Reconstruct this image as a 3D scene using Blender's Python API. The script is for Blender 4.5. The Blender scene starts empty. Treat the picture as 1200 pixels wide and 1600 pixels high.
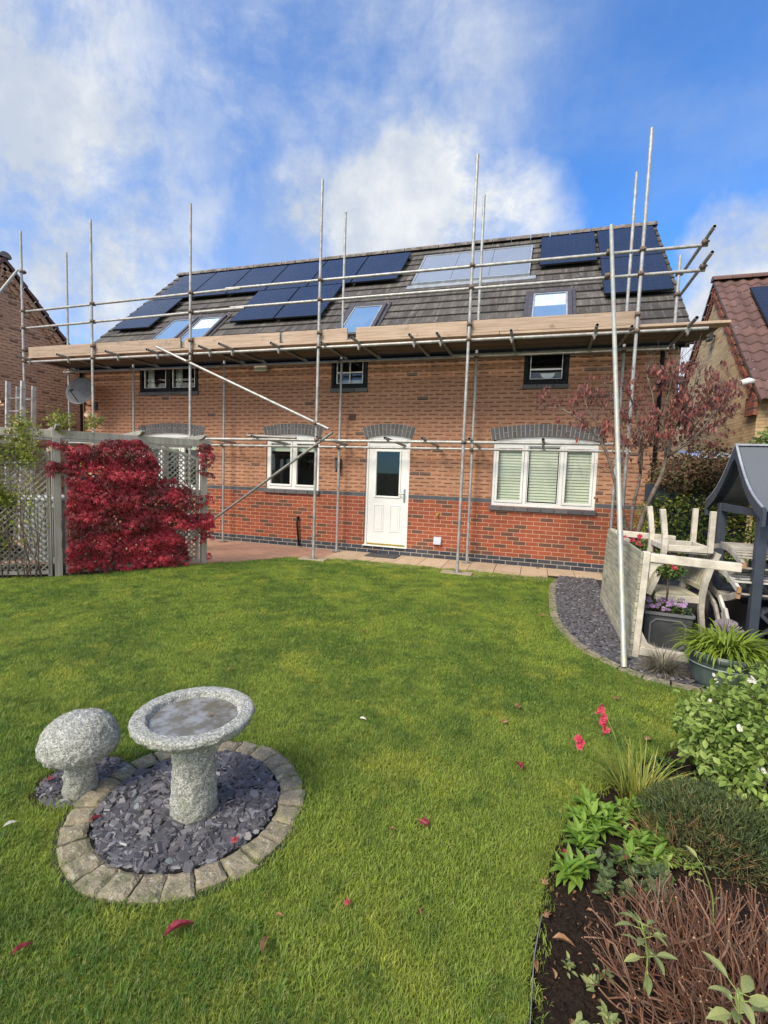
import bpy, math, random
import numpy as np
from mathutils import Vector, Matrix, noise as mn
random.seed(7); rng = np.random.default_rng(7)
R_ = math.radians
scene = bpy.context.scene
COL = scene.collection

# ---------------------------------------------------------------- camera
F_PX, YAW, PITCH, ROLL = 752.4, -0.30301, -0.08197, 0.0348
CAM = Vector((4.0548, -9.0491, 1.6132))
cam_data = bpy.data.cameras.new("camera")
cam = bpy.data.objects.new("camera", cam_data); COL.objects.link(cam)
cam_data.sensor_fit = 'HORIZONTAL'; cam_data.sensor_width = 36.0
cam_data.lens = 36.0 * F_PX / 1200.0
cam_data.clip_start = 0.05; cam_data.clip_end = 3000
f0 = Vector((math.sin(YAW), math.cos(YAW), 0)); r0 = Vector((math.cos(YAW), -math.sin(YAW), 0)); u0 = Vector((0, 0, 1))
fw = f0 * math.cos(PITCH) + u0 * math.sin(PITCH); u1 = u0 * math.cos(PITCH) - f0 * math.sin(PITCH)
rt = r0 * math.cos(ROLL) + u1 * math.sin(ROLL); up = u1 * math.cos(ROLL) - r0 * math.sin(ROLL)
cam.matrix_world = Matrix(((rt.x, up.x, -fw.x, CAM.x), (rt.y, up.y, -fw.y, CAM.y), (rt.z, up.z, -fw.z, CAM.z), (0, 0, 0, 1)))
scene.camera = cam

# ---------------------------------------------------------------- node helper
class NT:
    def __init__(s, tree): s.t = tree
    def n(s, typ, ins=None, **props):
        nd = s.t.nodes.new(typ)
        for k, v in props.items(): setattr(nd, k, v)
        for k, v in (ins or {}).items():
            sk = nd.inputs[k]
            if isinstance(v, bpy.types.NodeSocket): s.t.links.new(v, sk)
            else:
                if isinstance(v, (tuple, list)) and sk.type == 'RGBA' and len(v) == 3: v = (*v, 1)
                sk.default_value = v
        return nd
    def m(s, op, a, b=0.0, c=0.0, clamp=False):
        nd = s.n('ShaderNodeMath', {0: a, 1: b, 2: c}, operation=op, use_clamp=clamp); return nd.outputs[0]
    def mix(s, f, a, b, bt='MIX'):
        nd = s.n('ShaderNodeMix', data_type='RGBA', blend_type=bt, clamp_factor=True)
        for i, v in ((0, f), (6, a), (7, b)):
            if isinstance(v, bpy.types.NodeSocket): s.t.links.new(v, nd.inputs[i])
            else: nd.inputs[i].default_value = (*v, 1) if isinstance(v, (tuple, list)) and len(v) == 3 else v
        return nd.outputs[2]
    def noise(s, vec, scale, detail=3, rough=.55, out=0, dist=0.0):
        return s.n('ShaderNodeTexNoise', {'Vector': vec, 'Scale': scale, 'Detail': detail, 'Roughness': rough, 'Distortion': dist}).outputs[out]
    def mr(s, v, a, b, c=0.0, d=1.0, smooth=True):
        nd = s.n('ShaderNodeMapRange', {0: v, 1: a, 2: b, 3: c, 4: d}, interpolation_type='SMOOTHSTEP' if smooth else 'LINEAR'); return nd.outputs[0]
    def xyz(s, vec):
        nd = s.n('ShaderNodeSeparateXYZ', {0: vec}); return nd.outputs[0], nd.outputs[1], nd.outputs[2]
    def comb(s, x=0.0, y=0.0, z=0.0): return s.n('ShaderNodeCombineXYZ', {0: x, 1: y, 2: z}).outputs[0]
    def scale(s, vec, v): return s.n('ShaderNodeVectorMath', {0: vec, 1: v}, operation='MULTIPLY').outputs[0]
    def obj(s): return s.n('ShaderNodeTexCoord').outputs['Object']
    def pos(s): return s.n('ShaderNodeNewGeometry').outputs['Position']
    def bump(s, h, strength=.5, dist=.01, normal=None):
        ins = {'Height': h, 'Strength': strength, 'Distance': dist}
        if normal is not None: ins['Normal'] = normal
        return s.n('ShaderNodeBump', ins).outputs[0]
def newmat(name):
    mt = bpy.data.materials.new(name); mt.use_nodes = True
    nt = NT(mt.node_tree); b = mt.node_tree.nodes['Principled BSDF']
    return mt, nt, b
def setb(nt, b, **k):
    names = {'color': 'Base Color', 'rough': 'Roughness', 'metal': 'Metallic', 'normal': 'Normal', 'spec': 'Specular IOR Level', 'coat': 'Coat Weight', 'alpha': 'Alpha', 'trans': 'Transmission Weight', 'coatr': 'Coat Roughness'}
    for kk, v in k.items():
        sk = b.inputs[names[kk]]
        if isinstance(v, bpy.types.NodeSocket): nt.t.links.new(v, sk)
        else: sk.default_value = (*v, 1) if isinstance(v, (tuple, list)) and len(v) == 3 else v

# ---------------------------------------------------------------- world + sun
SUN_EL, SUN_AZ = 44.0, 208.0      # azimuth measured clockwise from +Y (north)
world = bpy.data.worlds.new("World"); scene.world = world; world.use_nodes = True
wt = NT(world.node_tree)
for nd in list(world.node_tree.nodes): world.node_tree.nodes.remove(nd)
sky = wt.n('ShaderNodeTexSky', sky_type='NISHITA', sun_disc=False, sun_elevation=R_(SUN_EL), sun_rotation=R_(SUN_AZ), altitude=50, air_density=1.0, dust_density=0.3, ozone_density=2.5)
wdir = wt.n('ShaderNodeTexCoord').outputs['Generated']
skycol = wt.mix(1.0, sky.outputs[0], (0.41, 0.84, 1.30), 'MULTIPLY')
wn = wt.n('ShaderNodeTexNoise', {'Vector': wdir, 'Scale': 2.6, 'Detail': 9, 'Roughness': .6, 'Distortion': .12})
warp = wt.n('ShaderNodeVectorMath', {0: wn.outputs['Color'], 1: (.5, .5, .5)}, operation='SUBTRACT').outputs[0]
warp = wt.n('ShaderNodeVectorMath', {0: warp, 'Scale': .32}, operation='SCALE').outputs[0]
wd2 = wt.n('ShaderNodeVectorMath', {0: wdir, 1: warp}, operation='ADD').outputs[0]
wd2 = wt.n('ShaderNodeVectorMath', {0: wd2}, operation='NORMALIZE').outputs[0]
def lobe(v, r, soft, amp):   # a soft patch of cloud around sky direction v, radius r degrees
    d = wt.n('ShaderNodeVectorMath', {0: wd2, 1: Vector(v).normalized()}, operation='DOT_PRODUCT').outputs['Value']
    return wt.mr(d, math.cos(R_(r + soft)), math.cos(R_(max(r - soft, 0))), 0.0, amp)
def maxall(l):
    o = l[0]
    for q in l[1:]: o = wt.m('MAXIMUM', o, q)
    return o
thick = maxall([lobe((-.215, .872, .425), 9, 5, 1.2), lobe((-.403, .842, .349), 9, 6, 1.05), lobe((-.10, .90, .42), 6, 4, .85), lobe((-.78, .50, .40), 16, 11, .95), lobe((-.78, .554, .25), 10, 8, .8), lobe((-.564, .74, .33), 7, 6, .7), lobe((-.752, .636, .174), 10, 9, .45), lobe((.40, .87, .22), 13.5, 2.5, 1.0)])
veil = maxall([lobe((-.26, .76, .60), 14, 10, .58), lobe((-.644, .582, .497), 15, 10, .66), lobe((-.66, .494, .565), 13, 10, .55), lobe((.018, .78, .625), 7, 7, .18), lobe((.216, .80, .57), 8, 8, .24), lobe((-.508, .665, .547), 16, 8, .42), lobe((.10, .83, .53), 5, 4, .22), lobe((-.40, .77, .50), 10, 8, .4)])
x_, y_, z_ = wt.xyz(wdir)
behind = wt.mr(wt.m('ADD', y_, wt.m('MULTIPLY', x_, -.3)), -.35, .2, .95, 0.0)   # broken cloud over the rest of the sky
fine = wt.noise(wdir, 4.5, 10, .66, dist=.15)
fine2 = wt.noise(wt.scale(wdir, (1.0, 1.0, 2.4)), 2.1, 9, .62, dist=.1)
dens = wt.m('MULTIPLY', maxall([thick, wt.m('MULTIPLY', veil, wt.mr(fine2, .32, .68, .35, 1.25)), wt.m('MULTIPLY', behind, wt.mr(fine2, .35, .6, .3, 1.3))]), wt.mr(fine, .33, .60, .52, 1.12), clamp=True)
shade = wt.mr(wt.noise(wdir, 3.6, 8, .62), .36, .62, 0.0, 1.0)
cl_bright = wt.mix(shade, (2.8, 3.15, 3.75), (4.5, 4.6, 4.65))
cl_bright = wt.mix(wt.mr(y_, .25, -.35), cl_bright, (8.6, 8.0, 7.0))      # unseen cloud behind the camera, brightened and warmed as soft frontal fill
cl_thin = wt.mix(dens, (1.85, 2.5, 3.75), cl_bright)
final = wt.mix(dens, skycol, cl_thin)
bg = wt.n('ShaderNodeBackground', {'Color': final, 'Strength': 0.1})
wo = wt.n('ShaderNodeOutputWorld', {'Surface': bg.outputs[0]})
sun_d = bpy.data.lights.new("sun", 'SUN'); sun_d.energy = 2.1; sun_d.angle = R_(22); sun_d.color = (1.0, .90, .76)
sun = bpy.data.objects.new("sun", sun_d); COL.objects.link(sun)
sv = Vector((math.sin(R_(SUN_AZ)) * math.cos(R_(SUN_EL)), math.cos(R_(SUN_AZ)) * math.cos(R_(SUN_EL)), math.sin(R_(SUN_EL))))
sun.rotation_euler = sv.to_track_quat('Z', 'Y').to_euler()
scene.view_settings.view_transform = 'Standard'; scene.view_settings.look = 'None'
scene.view_settings.exposure = 1.06; scene.view_settings.gamma = 1.0
scene.render.engine = 'CYCLES'
scene.cycles.max_bounces = 6; scene.cycles.transparent_max_bounces = 12; scene.cycles.transmission_bounces = 4

# ---------------------------------------------------------------- object helpers
def tag(o, label=None, cat=None, group=None, kind=None):
    if label: o['label'] = label
    if cat: o['category'] = cat
    if group: o['group'] = group
    if kind: o['kind'] = kind
    return o
def thing(name, label, cat, loc=(0, 0, 0), rz=0, group=None):
    o = bpy.data.objects.new(name, None); COL.objects.link(o); o.empty_display_size = .1
    o.location = loc; o.rotation_euler = (0, 0, rz)
    return tag(o, label, cat, group)
def copy_tree(o, parent=None):
    c = o.copy(); COL.objects.link(c)
    if parent is not None: c.parent = parent
    for ch in list(o.children): copy_tree(ch, c)
    return c
class MB:
    """collects geometry; build() links it as one mesh object"""
    def __init__(s): s.v = []; s.f = []; s.mi = []; s.r = []; s.nv = 0; s.smooth = []
    def add(s, verts, faces, mi=0, rnd=None, smooth=False):
        k = s.nv; s.v.extend(verts); s.nv += len(verts)
        for f in faces: s.f.append([i + k for i in f]); s.mi.append(mi); s.smooth.append(smooth)
        s.r.extend([random.random() if rnd is None else rnd] * len(verts))
    def box(s, x0, x1, y0, y1, z0, z1, mi=0, rnd=None):
        x0, x1 = sorted((x0, x1)); y0, y1 = sorted((y0, y1)); z0, z1 = sorted((z0, z1))
        s.add([(x0, y0, z0), (x1, y0, z0), (x1, y1, z0), (x0, y1, z0), (x0, y0, z1), (x1, y0, z1), (x1, y1, z1), (x0, y1, z1)],
              [(0, 3, 2, 1), (4, 5, 6, 7), (0, 1, 5, 4), (1, 2, 6, 5), (2, 3, 7, 6), (3, 0, 4, 7)], mi, rnd)
    def bar(s, a, b, w, h, upv=(0, 0, 1), mi=0, rnd=None, b2=None):
        """rectangular bar from a to b; w across, h along upv"""
        a, b = Vector(a), Vector(b); d = (b - a).normalized(); U = Vector(upv); U = (U - d * U.dot(d)).normalized(); S = d.cross(U)
        vs = []
        for p in (a, b):
            for sx, sz in ((-1, -1), (1, -1), (1, 1), (-1, 1)): vs.append(tuple(p + S * (sx * w / 2) + U * (sz * h / 2)))
        s.add(vs, [(3, 2, 1, 0), (4, 5, 6, 7), (0, 1, 5, 4), (1, 2, 6, 5), (2, 3, 7, 6), (3, 0, 4, 7)], mi, rnd)
    def tube(s, pts, rad, n=8, mi=0, cap=True, rnd=None, smooth=True):
        pts = [Vector(p) for p in pts]
        if not isinstance(rad, (list, tuple)): rad = [rad] * len(pts)
        vs = []; prev = None
        for i, p in enumerate(pts):
            d = (pts[min(i + 1, len(pts) - 1)] - pts[max(i - 1, 0)])
            d = d.normalized() if d.length > 1e-9 else Vector((0, 0, 1))
            if prev is None: ref = Vector((1, 0, 0)) if abs(d.x) < .8 else Vector((0, 1, 0)); U = (ref - d * ref.dot(d)).normalized()
            else: U = (prev - d * prev.dot(d)).normalized()
            prev = U; S = d.cross(U)
            for k in range(n):
                a = 2 * math.pi * k / n; vs.append(tuple(p + (U * math.cos(a) + S * math.sin(a)) * rad[i]))
        fs = []
        for i in range(len(pts) - 1):
            for k in range(n): fs.append((i * n + k, i * n + (k + 1) % n, (i + 1) * n + (k + 1) % n, (i + 1) * n + k))
        s.add(vs, fs, mi, rnd, smooth)
        if cap:
            k = s.nv - len(vs)
            for base, rev in ((0, True), ((len(pts) - 1) * n, False)):
                idx = [k + base + j for j in range(n)]
                s.f.append(idx[::-1] if rev else idx); s.mi.append(mi); s.smooth.append(False)
    def lathe(s, prof, n=32, c=(0, 0, 0), mi=0, jit=None, smooth=True, rnd=None):
        vs = []
        for (r, z) in prof:
            for k in range(n):
                a = 2 * math.pi * k / n; p = Vector((r * math.cos(a), r * math.sin(a), z))
                if jit: p = jit(p)
                vs.append((p.x + c[0], p.y + c[1], p.z + c[2]))
        fs = [(i * n + k, i * n + (k + 1) % n, (i + 1) * n + (k + 1) % n, (i + 1) * n + k) for i in range(len(prof) - 1) for k in range(n)]
        s.add(vs, fs, mi, rnd, smooth)
    def poly(s, pts, z0, z1, mi=0, rnd=None):
        n = len(pts)
        s.add([(x, y, z0) for x, y in pts] + [(x, y, z1) for x, y in pts], [tuple(range(n))[::-1], tuple(range(n, 2 * n))] + [(i, (i + 1) % n, n + (i + 1) % n, n + i) for i in range(n)], mi, rnd)
    def polyxz(s, pts, y0, y1, mi=0, rnd=None):
        n = len(pts)
        s.add([(x, y0, z) for x, z in pts] + [(x, y1, z) for x, z in pts], [tuple(range(n)), tuple(range(n, 2 * n))[::-1]] + [(i, n + i, n + (i + 1) % n, (i + 1) % n) for i in range(n)], mi, rnd)
    def build(s, name, mats, parent=None, bevel=0):
        me = bpy.data.meshes.new(name)
        co = np.array(s.v, dtype=np.float32); nf = len(s.f)
        tot = np.fromiter((len(f) for f in s.f), dtype=np.int32, count=nf)
        loops = np.fromiter((i for f in s.f for i in f), dtype=np.int32, count=int(tot.sum()))
        me.vertices.add(len(co)); me.vertices.foreach_set('co', co.ravel())
        me.loops.add(len(loops)); me.loops.foreach_set('vertex_index', loops)
        me.polygons.add(nf); st = np.zeros(nf, dtype=np.int32); st[1:] = np.cumsum(tot)[:-1]
        me.polygons.foreach_set('loop_start', st)
        me.polygons.foreach_set('loop_total', tot)
        me.polygons.foreach_set('material_index', np.array(s.mi, dtype=np.int32))
        me.polygons.foreach_set('use_smooth', np.array(s.smooth, dtype=bool))
        at = me.attributes.new('rnd', 'FLOAT', 'POINT'); at.data.foreach_set('value', np.array(s.r, dtype=np.float32))
        me.update(calc_edges=True); me.validate()
        for mt in (mats if isinstance(mats, (list, tuple)) else [mats]): me.materials.append(mt)
        o = bpy.data.objects.new(name, me); COL.objects.link(o)
        if parent is not None:
            o.parent = parent
            if parent.type == 'EMPTY': o.location = -parent.location      # parts are modelled in world coordinates
        if bevel:
            bv = o.modifiers.new('bevel', 'BEVEL'); bv.width = bevel; bv.segments = 2; bv.limit_method = 'ANGLE'; bv.angle_limit = R_(40)
        return o
    def scatter(s, tv, tf, M, P, rnd, mi=0, smooth=False):
        """copies template (tv n,3 ; faces) with matrices M (k,3,3) and offsets P (k,3)"""
        tv = np.asarray(tv, dtype=float); k = len(P)
        W = np.einsum('kij,nj->kni', M, tv) + P[:, None, :]
        n = len(tv); base = s.nv + np.arange(k) * n
        s.v.extend(map(tuple, W.reshape(-1, 3))); s.nv += k * n
        for b in base: s.f.extend([[i + b for i in f] for f in tf])
        s.mi.extend([mi] * (k * len(tf))); s.smooth.extend([smooth] * (k * len(tf)))
        s.r.extend(np.repeat(rnd, n).tolist())
def frames(D, U, sc):
    """rotation matrices with columns (side, dir, normal) * scale ; D main direction, U approx normal"""
    D = D / (np.linalg.norm(D, axis=1, keepdims=True) + 1e-9)
    U = U - D * (D * U).sum(1, keepdims=True); U = U / (np.linalg.norm(U, axis=1, keepdims=True) + 1e-9)
    S = np.cross(D, U); return np.stack([S, D, U], axis=2) * np.asarray(sc).reshape(-1, 1, 1)
def leaf_t(w=.4, droop=.15, fold=.08, pet=0.0):
    """leaf template along +y, length 1, width w, slightly folded and drooping"""
    rows = [(0, .06), (.25, .75), (.5, 1.0), (.78, .62), (1.0, .04)]
    v = []; f = []
    for y, k in rows:
        z = -droop * y * y
        v += [(-w / 2 * k, y + pet, z + fold * k), (0, y + pet, z), (w / 2 * k, y + pet, z + fold * k)]
    for i in range(len(rows) - 1):
        a = i * 3; f += [(a, a + 1, a + 4, a + 3), (a + 1, a + 2, a + 5, a + 4)]
    return v, f
def rdir(n, zb=0.0):
    d = rng.normal(size=(n, 3)); d[:, 2] += zb; return d / np.linalg.norm(d, axis=1, keepdims=True)

# ---------------------------------------------------------------- materials
def simple(name, col, rough=.6, metal=0, nscale=8, namt=.15, bstr=0, bscale=60, stretch=(1, 1, 1), **k):
    mt, nt, b = newmat(name); o = nt.obj(); o = nt.scale(o, stretch)
    f = nt.noise(o, nscale, 4)
    c = nt.mix(nt.mr(f, .3, .7), tuple(x * (1 - namt) for x in col), tuple(min(1, x * (1 + namt)) for x in col))
    setb(nt, b, color=c, rough=rough, metal=metal, **k)
    if bstr: setb(nt, b, normal=nt.bump(nt.noise(o, bscale, 5), bstr, .01))
    return mt
def brickmat(name, zones, mort, streak=True, seedoff=0.0, bstr=.8):
    """zones: list of (row_from, colA, colB, colDark, darkprob, mortar_color)"""
    mt, nt, b = newmat(name); x, y, z = nt.xyz(nt.obj())
    u = nt.m('ADD', x, y); v = z
    rv = nt.m('DIVIDE', v, .075); row = nt.m('FLOOR', rv); fv = nt.m('FRACT', rv)
    ru = nt.m('ADD', nt.m('DIVIDE', u, .225), nt.m('MULTIPLY', nt.m('FLOORED_MODULO', row, 2.0), .5)); col = nt.m('FLOOR', ru); fu = nt.m('FRACT', ru)
    wn = nt.n('ShaderNodeTexWhiteNoise', {0: nt.comb(col, row, seedoff)}, noise_dimensions='3D'); r1 = wn.outputs[0]
    r2 = nt.n('ShaderNodeSeparateColor', {0: wn.outputs[1]}).outputs[1]
    wob = nt.m('MULTIPLY', nt.m('SUBTRACT', nt.noise(nt.obj(), 25, 3), .5), .004)
    du = nt.m('MULTIPLY', nt.m('MINIMUM', fu, nt.m('SUBTRACT', 1.0, fu)), .225)
    dv = nt.m('MULTIPLY', nt.m('MINIMUM', fv, nt.m('SUBTRACT', 1.0, fv)), .075)
    d = nt.m('ADD', nt.m('MINIMUM', du, dv), wob)
    brick = nt.mr(d, .0035, .0065)
    P = nt.obj(); grain = nt.noise(P, 90, 4); big = nt.noise(P, .8, 3)
    colr = None; mcol = None
    for (r0_, A, B, Dk, dp, M) in zones:
        c = nt.mix(r1, A, B); c = nt.mix(nt.m('LESS_THAN', r2, dp), c, Dk)
        colr = c if colr is None else nt.mix(nt.m('GREATER_THAN', row, r0_ - .5), colr, c)
        mcol = M if mcol is None else nt.mix(nt.m('GREATER_THAN', row, r0_ - .5), mcol, M)
    if streak:   # dark streak through the middle of the peach bricks
        sn = nt.noise(nt.comb(nt.m('MULTIPLY', u, 14), nt.m('MULTIPLY', v, 60), r1), 1.0, 4, .7)
        m1 = nt.mr(nt.m('ABSOLUTE', nt.m('SUBTRACT', fv, nt.m('ADD', .36, nt.m('MULTIPLY', nt.m('SUBTRACT', r2, .5), .22)))), .05, .2, 1, 0)
        m2 = nt.mr(nt.m('MINIMUM', fu, nt.m('SUBTRACT', 1.0, fu)), .05, .2)
        sm = nt.m('MULTIPLY', nt.m('MULTIPLY', m1, m2), nt.mr(nt.m('ADD', sn, nt.m('MULTIPLY', nt.m('SUBTRACT', r1, .5), .25)), .30, .50))
        sm = nt.m('MULTIPLY', sm, nt.m('GREATER_THAN', row, 15.5))
        colr = nt.mix(nt.m('MULTIPLY', sm, .92), colr, (.085, .040, .025))
    colr = nt.mix(.55, colr, nt.mix(grain, tuple([.55] * 3), tuple([1.35] * 3)), 'MULTIPLY')
    allc = nt.mix(brick, mcol, colr)
    allc = nt.mix(.6, allc, nt.mix(nt.mr(big, .3, .7), (.78, .76, .75), (1.16, 1.14, 1.11)), 'MULTIPLY')
    h = nt.m('ADD', nt.m('MULTIPLY', brick, 1.0), nt.m('MULTIPLY', grain, .35))
    setb(nt, b, color=allc, rough=.88, spec=.25, normal=nt.bump(h, bstr, .006))
    return mt
M_BRICK = brickmat('house_brick', [
    (0, (.035, .042, .055), (.07, .075, .09), (.05, .05, .06), .1, (.42, .38, .33)),
    (2, (.35, .092, .048), (.26, .075, .043), (.14, .07, .05), .16, (.52, .33, .225)),
    (15, (.08, .09, .105), (.12, .125, .14), (.07, .07, .08), .1, (.16, .16, .17)),
    (16, (.41, .205, .122), (.475, .255, .158), (.17, .115, .09), .022, (.48, .295, .20))], None)
M_BRICKN = brickmat('neighbour_brick_brown', [(0, (.42, .265, .18), (.54, .35, .24), (.22, .14, .1), .12, (.38, .28, .21))], None)
M_BRICKY = brickmat('neighbour_brick_buff', [(0, (.47, .33, .17), (.58, .43, .25), (.36, .24, .13), .12, (.30, .22, .13))], None, streak=False)
M_BRICKR = brickmat('neighbour_brick_red', [(0, (.30, .09, .05), (.24, .07, .045), (.12, .06, .05), .2, (.33, .2, .14))], None, streak=False)
def slatebrick():
    mt, nt, b = newmat('dark_engineering_brick'); at = nt.n('ShaderNodeAttribute', attribute_name='rnd').outputs['Fac']
    c = nt.mix(at, (.06, .06, .065), (.12, .12, .125)); g = nt.noise(nt.obj(), 60, 4)
    setb(nt, b, color=nt.mix(nt.m('MULTIPLY', g, .5), c, (.14, .13, .13)), rough=.6, normal=nt.bump(g, .3, .004)); return mt
M_ARCH = slatebrick()
M_MORT = simple('pale_mortar', (.45, .4, .33), .9)
M_WHITE = simple('white_upvc', (.78, .78, .75), .3, namt=.02)
M_BLACKP = simple('black_frame', (.010, .010, .012), .55, namt=.1, spec=.2)
M_RUBBER = simple('black_seal', (.02, .02, .02), .6)
M_STEEL = simple('brushed_steel', (.45, .45, .46), .3, 1)
M_GOLD = simple('brass_trim', (.6, .42, .12), .35, .9)
def galv(name, a, bcol, rust=0.0):
    mt, nt, b = newmat(name); o = nt.obj(); n1 = nt.noise(o, 9, 5, .7); n2 = nt.noise(o, 45, 3)
    c = nt.mix(nt.mr(n1, .35, .65), a, bcol); c = nt.mix(nt.mr(n2, .6, .72, 0, .5), c, (.62, .61, .58))
    c = nt.mix(nt.mr(nt.noise(o, 3.5, 4, .6), .58, .72, 0, .45), c, (.36, .27, .18))
    setb(nt, b, color=c, metal=.35, rough=nt.mr(n2, .3, .7, .38, .62)); return mt
M_GALV = galv('galvanised_tube', (.30, .30, .285), (.46, .46, .44))
M_GALVL = galv('pale_galvanised_tube', (.33, .36, .35), (.44, .43, .33))
M_GALVD = galv('dull_galvanised_tube', (.20, .195, .18), (.30, .29, .27))
M_RUSTY = simple('rusty_coupler', (.17, .125, .095), .7, .3, nscale=30, namt=.6)
M_HOLE = simple('tube_inside', (.02, .02, .02), .9)
def wood(name, a, bb, grain=(1.5, 30, 30), rough=.8, knots=.3):
    mt, nt, b = newmat(name); o = nt.obj(); g = nt.scale(o, grain)
    f = nt.noise(g, 1.2, 6, .65, dist=.6); f2 = nt.noise(o, 7, 5, .6)
    c = nt.mix(nt.mr(f, .32, .68), a, bb); c = nt.mix(nt.mr(f2, .58, .75, 0, knots), c, tuple(x * .4 for x in a))
    at = nt.n('ShaderNodeAttribute', attribute_name='rnd').outputs['Fac']
    c = nt.mix(1, c, nt.mix(at, (.86, .86, .86), (1.12, 1.1, 1.06)), 'MULTIPLY')
    setb(nt, b, color=c, rough=rough, spec=.3, normal=nt.bump(f, .5, .004)); return mt
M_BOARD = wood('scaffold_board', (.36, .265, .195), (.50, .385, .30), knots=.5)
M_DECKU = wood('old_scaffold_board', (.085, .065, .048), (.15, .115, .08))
M_TREL = wood('weathered_grey_timber', (.25, .245, .215), (.38, .37, .33), (12, 12, 1.2))
M_LATT = wood('weathered_lattice', (.22, .215, .185), (.34, .335, .29), (12, 12, 12))
M_TEAK = wood('silvered_teak', (.44, .41, .345), (.66, .62, .53), (6, 6, 6), knots=.2)
M_TEAKG = wood('greenish_teak_slats', (.27, .26, .195), (.48, .46, .355), (5, 3, 22), knots=.35)
M_TEAKB = wood('grey_brown_teak', (.30, .28, .25), (.48, .45, .40), (6, 6, 6), knots=.2)
M_TEAKC = simple('fresh_teak_end', (.42, .24, .12), .7)
M_ARB = simple('blue_grey_paint', (.045, .057, .078), .6, namt=.12, bstr=.1)
M_ARBL = simple('pale_soffit_boards', (.30, .30, .27), .7)
def felt():
    mt, nt, b = newmat('mineral_felt'); g = nt.noise(nt.obj(), 180, 3)
    setb(nt, b, color=nt.mix(g, (.06, .07, .085), (.16, .175, .20)), rough=.9, normal=nt.bump(g, .4, .004)); return mt
M_FELT = felt()
M_SILV = simple('weathered_metal_trim', (.42, .45, .48), .45, .5)
def granite():
    mt, nt, b = newmat('pale_granite'); o = nt.obj(); a = nt.noise(o, 130, 3, .7); c2 = nt.noise(o, 38, 6, .75); c3 = nt.noise(o, 6, 3)
    c = nt.mix(nt.mr(a, .36, .60), (.20, .205, .185), (.78, .78, .72)); c = nt.mix(nt.mr(c2, .40, .60, .55, 0), c, (.22, .235, .19)); c = nt.mix(nt.mr(c3, .5, .75, 0, .45), c, (.33, .36, .20)); X_, Y_, Z_ = nt.xyz(nt.pos()); c = nt.mix(nt.m('MULTIPLY', nt.mr(Z_, .0, .10, .75, 0), nt.mr(c2, .35, .6)), c, (.12, .13, .06)); c = nt.mix(nt.mr(nt.noise(o, 17, 5, .7), .60, .72, 0, .55), c, (.10, .10, .085))
    setb(nt, b, color=c, rough=.85, normal=nt.bump(nt.m('ADD', c2, nt.m('MULTIPLY', a, .35)), 1.0, .022)); return mt
M_GRAN = granite()
def slate():
    mt, nt, b = newmat('plum_slate_chippings'); at = nt.n('ShaderNodeAttribute', attribute_name='rnd').outputs['Fac']
    c = nt.n('ShaderNodeValToRGB', {0: at}); e = c.color_ramp.elements
    e[0].color = (.05, .05, .056, 1); e[1].position = 1; e[1].color = (.17, .17, .175, 1)
    for p_, q in ((.35, (.082, .080, .090, 1)), (.7, (.125, .118, .130, 1)), (.9, (.25, .25, .26, 1)), (.95, (.15, .19, .185, 1))):
        el = e.new(p_); el.color = q
    g = nt.noise(nt.obj(), 70, 4)
    setb(nt, b, color=nt.mix(.5, c.outputs[0], nt.mix(g, (.6, .6, .6), (1.3, 1.3, 1.3)), 'MULTIPLY'), rough=.48, normal=nt.bump(g, .25, .003)); return mt
M_SLATE = slate()
M_UNDER = simple('dark_fabric_under_slate', (.03, .028, .028), 1)
def sett():
    mt, nt, b = newmat('weathered_edging_stone'); at = nt.n('ShaderNodeAttribute', attribute_name='rnd').outputs['Fac']; o = nt.obj()
    c = nt.mix(at, (.20, .175, .12), (.30, .255, .17)); a = nt.noise(o, 120, 3, .7); l = nt.noise(o, 9, 5, .7)
    c = nt.mix(nt.mr(a, .56, .66, 0, .8), c, (.48, .45, .37)); c = nt.mix(nt.mr(a, .42, .34, 0, .7), c, (.10, .08, .06)); c = nt.mix(nt.mr(l, .46, .64, 0, .7), c, (.10, .11, .055))
    c = nt.mix(nt.mr(nt.noise(o, 22, 3), .62, .70, 0, .6), c, (.45, .44, .36))
    setb(nt, b, color=c, rough=.95, normal=nt.bump(nt.m('ADD', a, l), .7, .01)); return mt
M_SETT = sett()
def slabmat():
    mt, nt, b = newmat('buff_paving_slab'); at = nt.n('ShaderNodeAttribute', attribute_name='rnd').outputs['Fac']; o = nt.obj()
    c = nt.mix(at, (.43, .32, .215), (.52, .40, .28)); l = nt.noise(o, 6, 6, .7)
    c = nt.mix(nt.mr(l, .45, .7, 0, .45), c, (.22, .17, .12))
    setb(nt, b, color=c, rough=.9, normal=nt.bump(l, .4, .01)); return mt
M_SLAB = slabmat()
def blockpave():
    mt, nt, b = newmat('red_block_paving'); o = nt.obj()
    bk = nt.n('ShaderNodeTexBrick', {'Vector': o, 'Color1': (.42, .24, .17), 'Color2': (.33, .19, .135), 'Mortar': (.16, .12, .09), 'Scale': 1.0, 'Mortar Size': .003, 'Brick Width': .2, 'Row Height': .1, 'Bias': 0.0})
    l = nt.noise(o, 5, 5, .7)
    setb(nt, b, color=nt.mix(nt.mr(l, .4, .75, 0, .6), bk.outputs[0], (.25, .17, .12)), rough=.9, normal=nt.bump(bk.outputs[1], -.4, .004)); return mt
M_BLOCK = blockpave()
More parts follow.
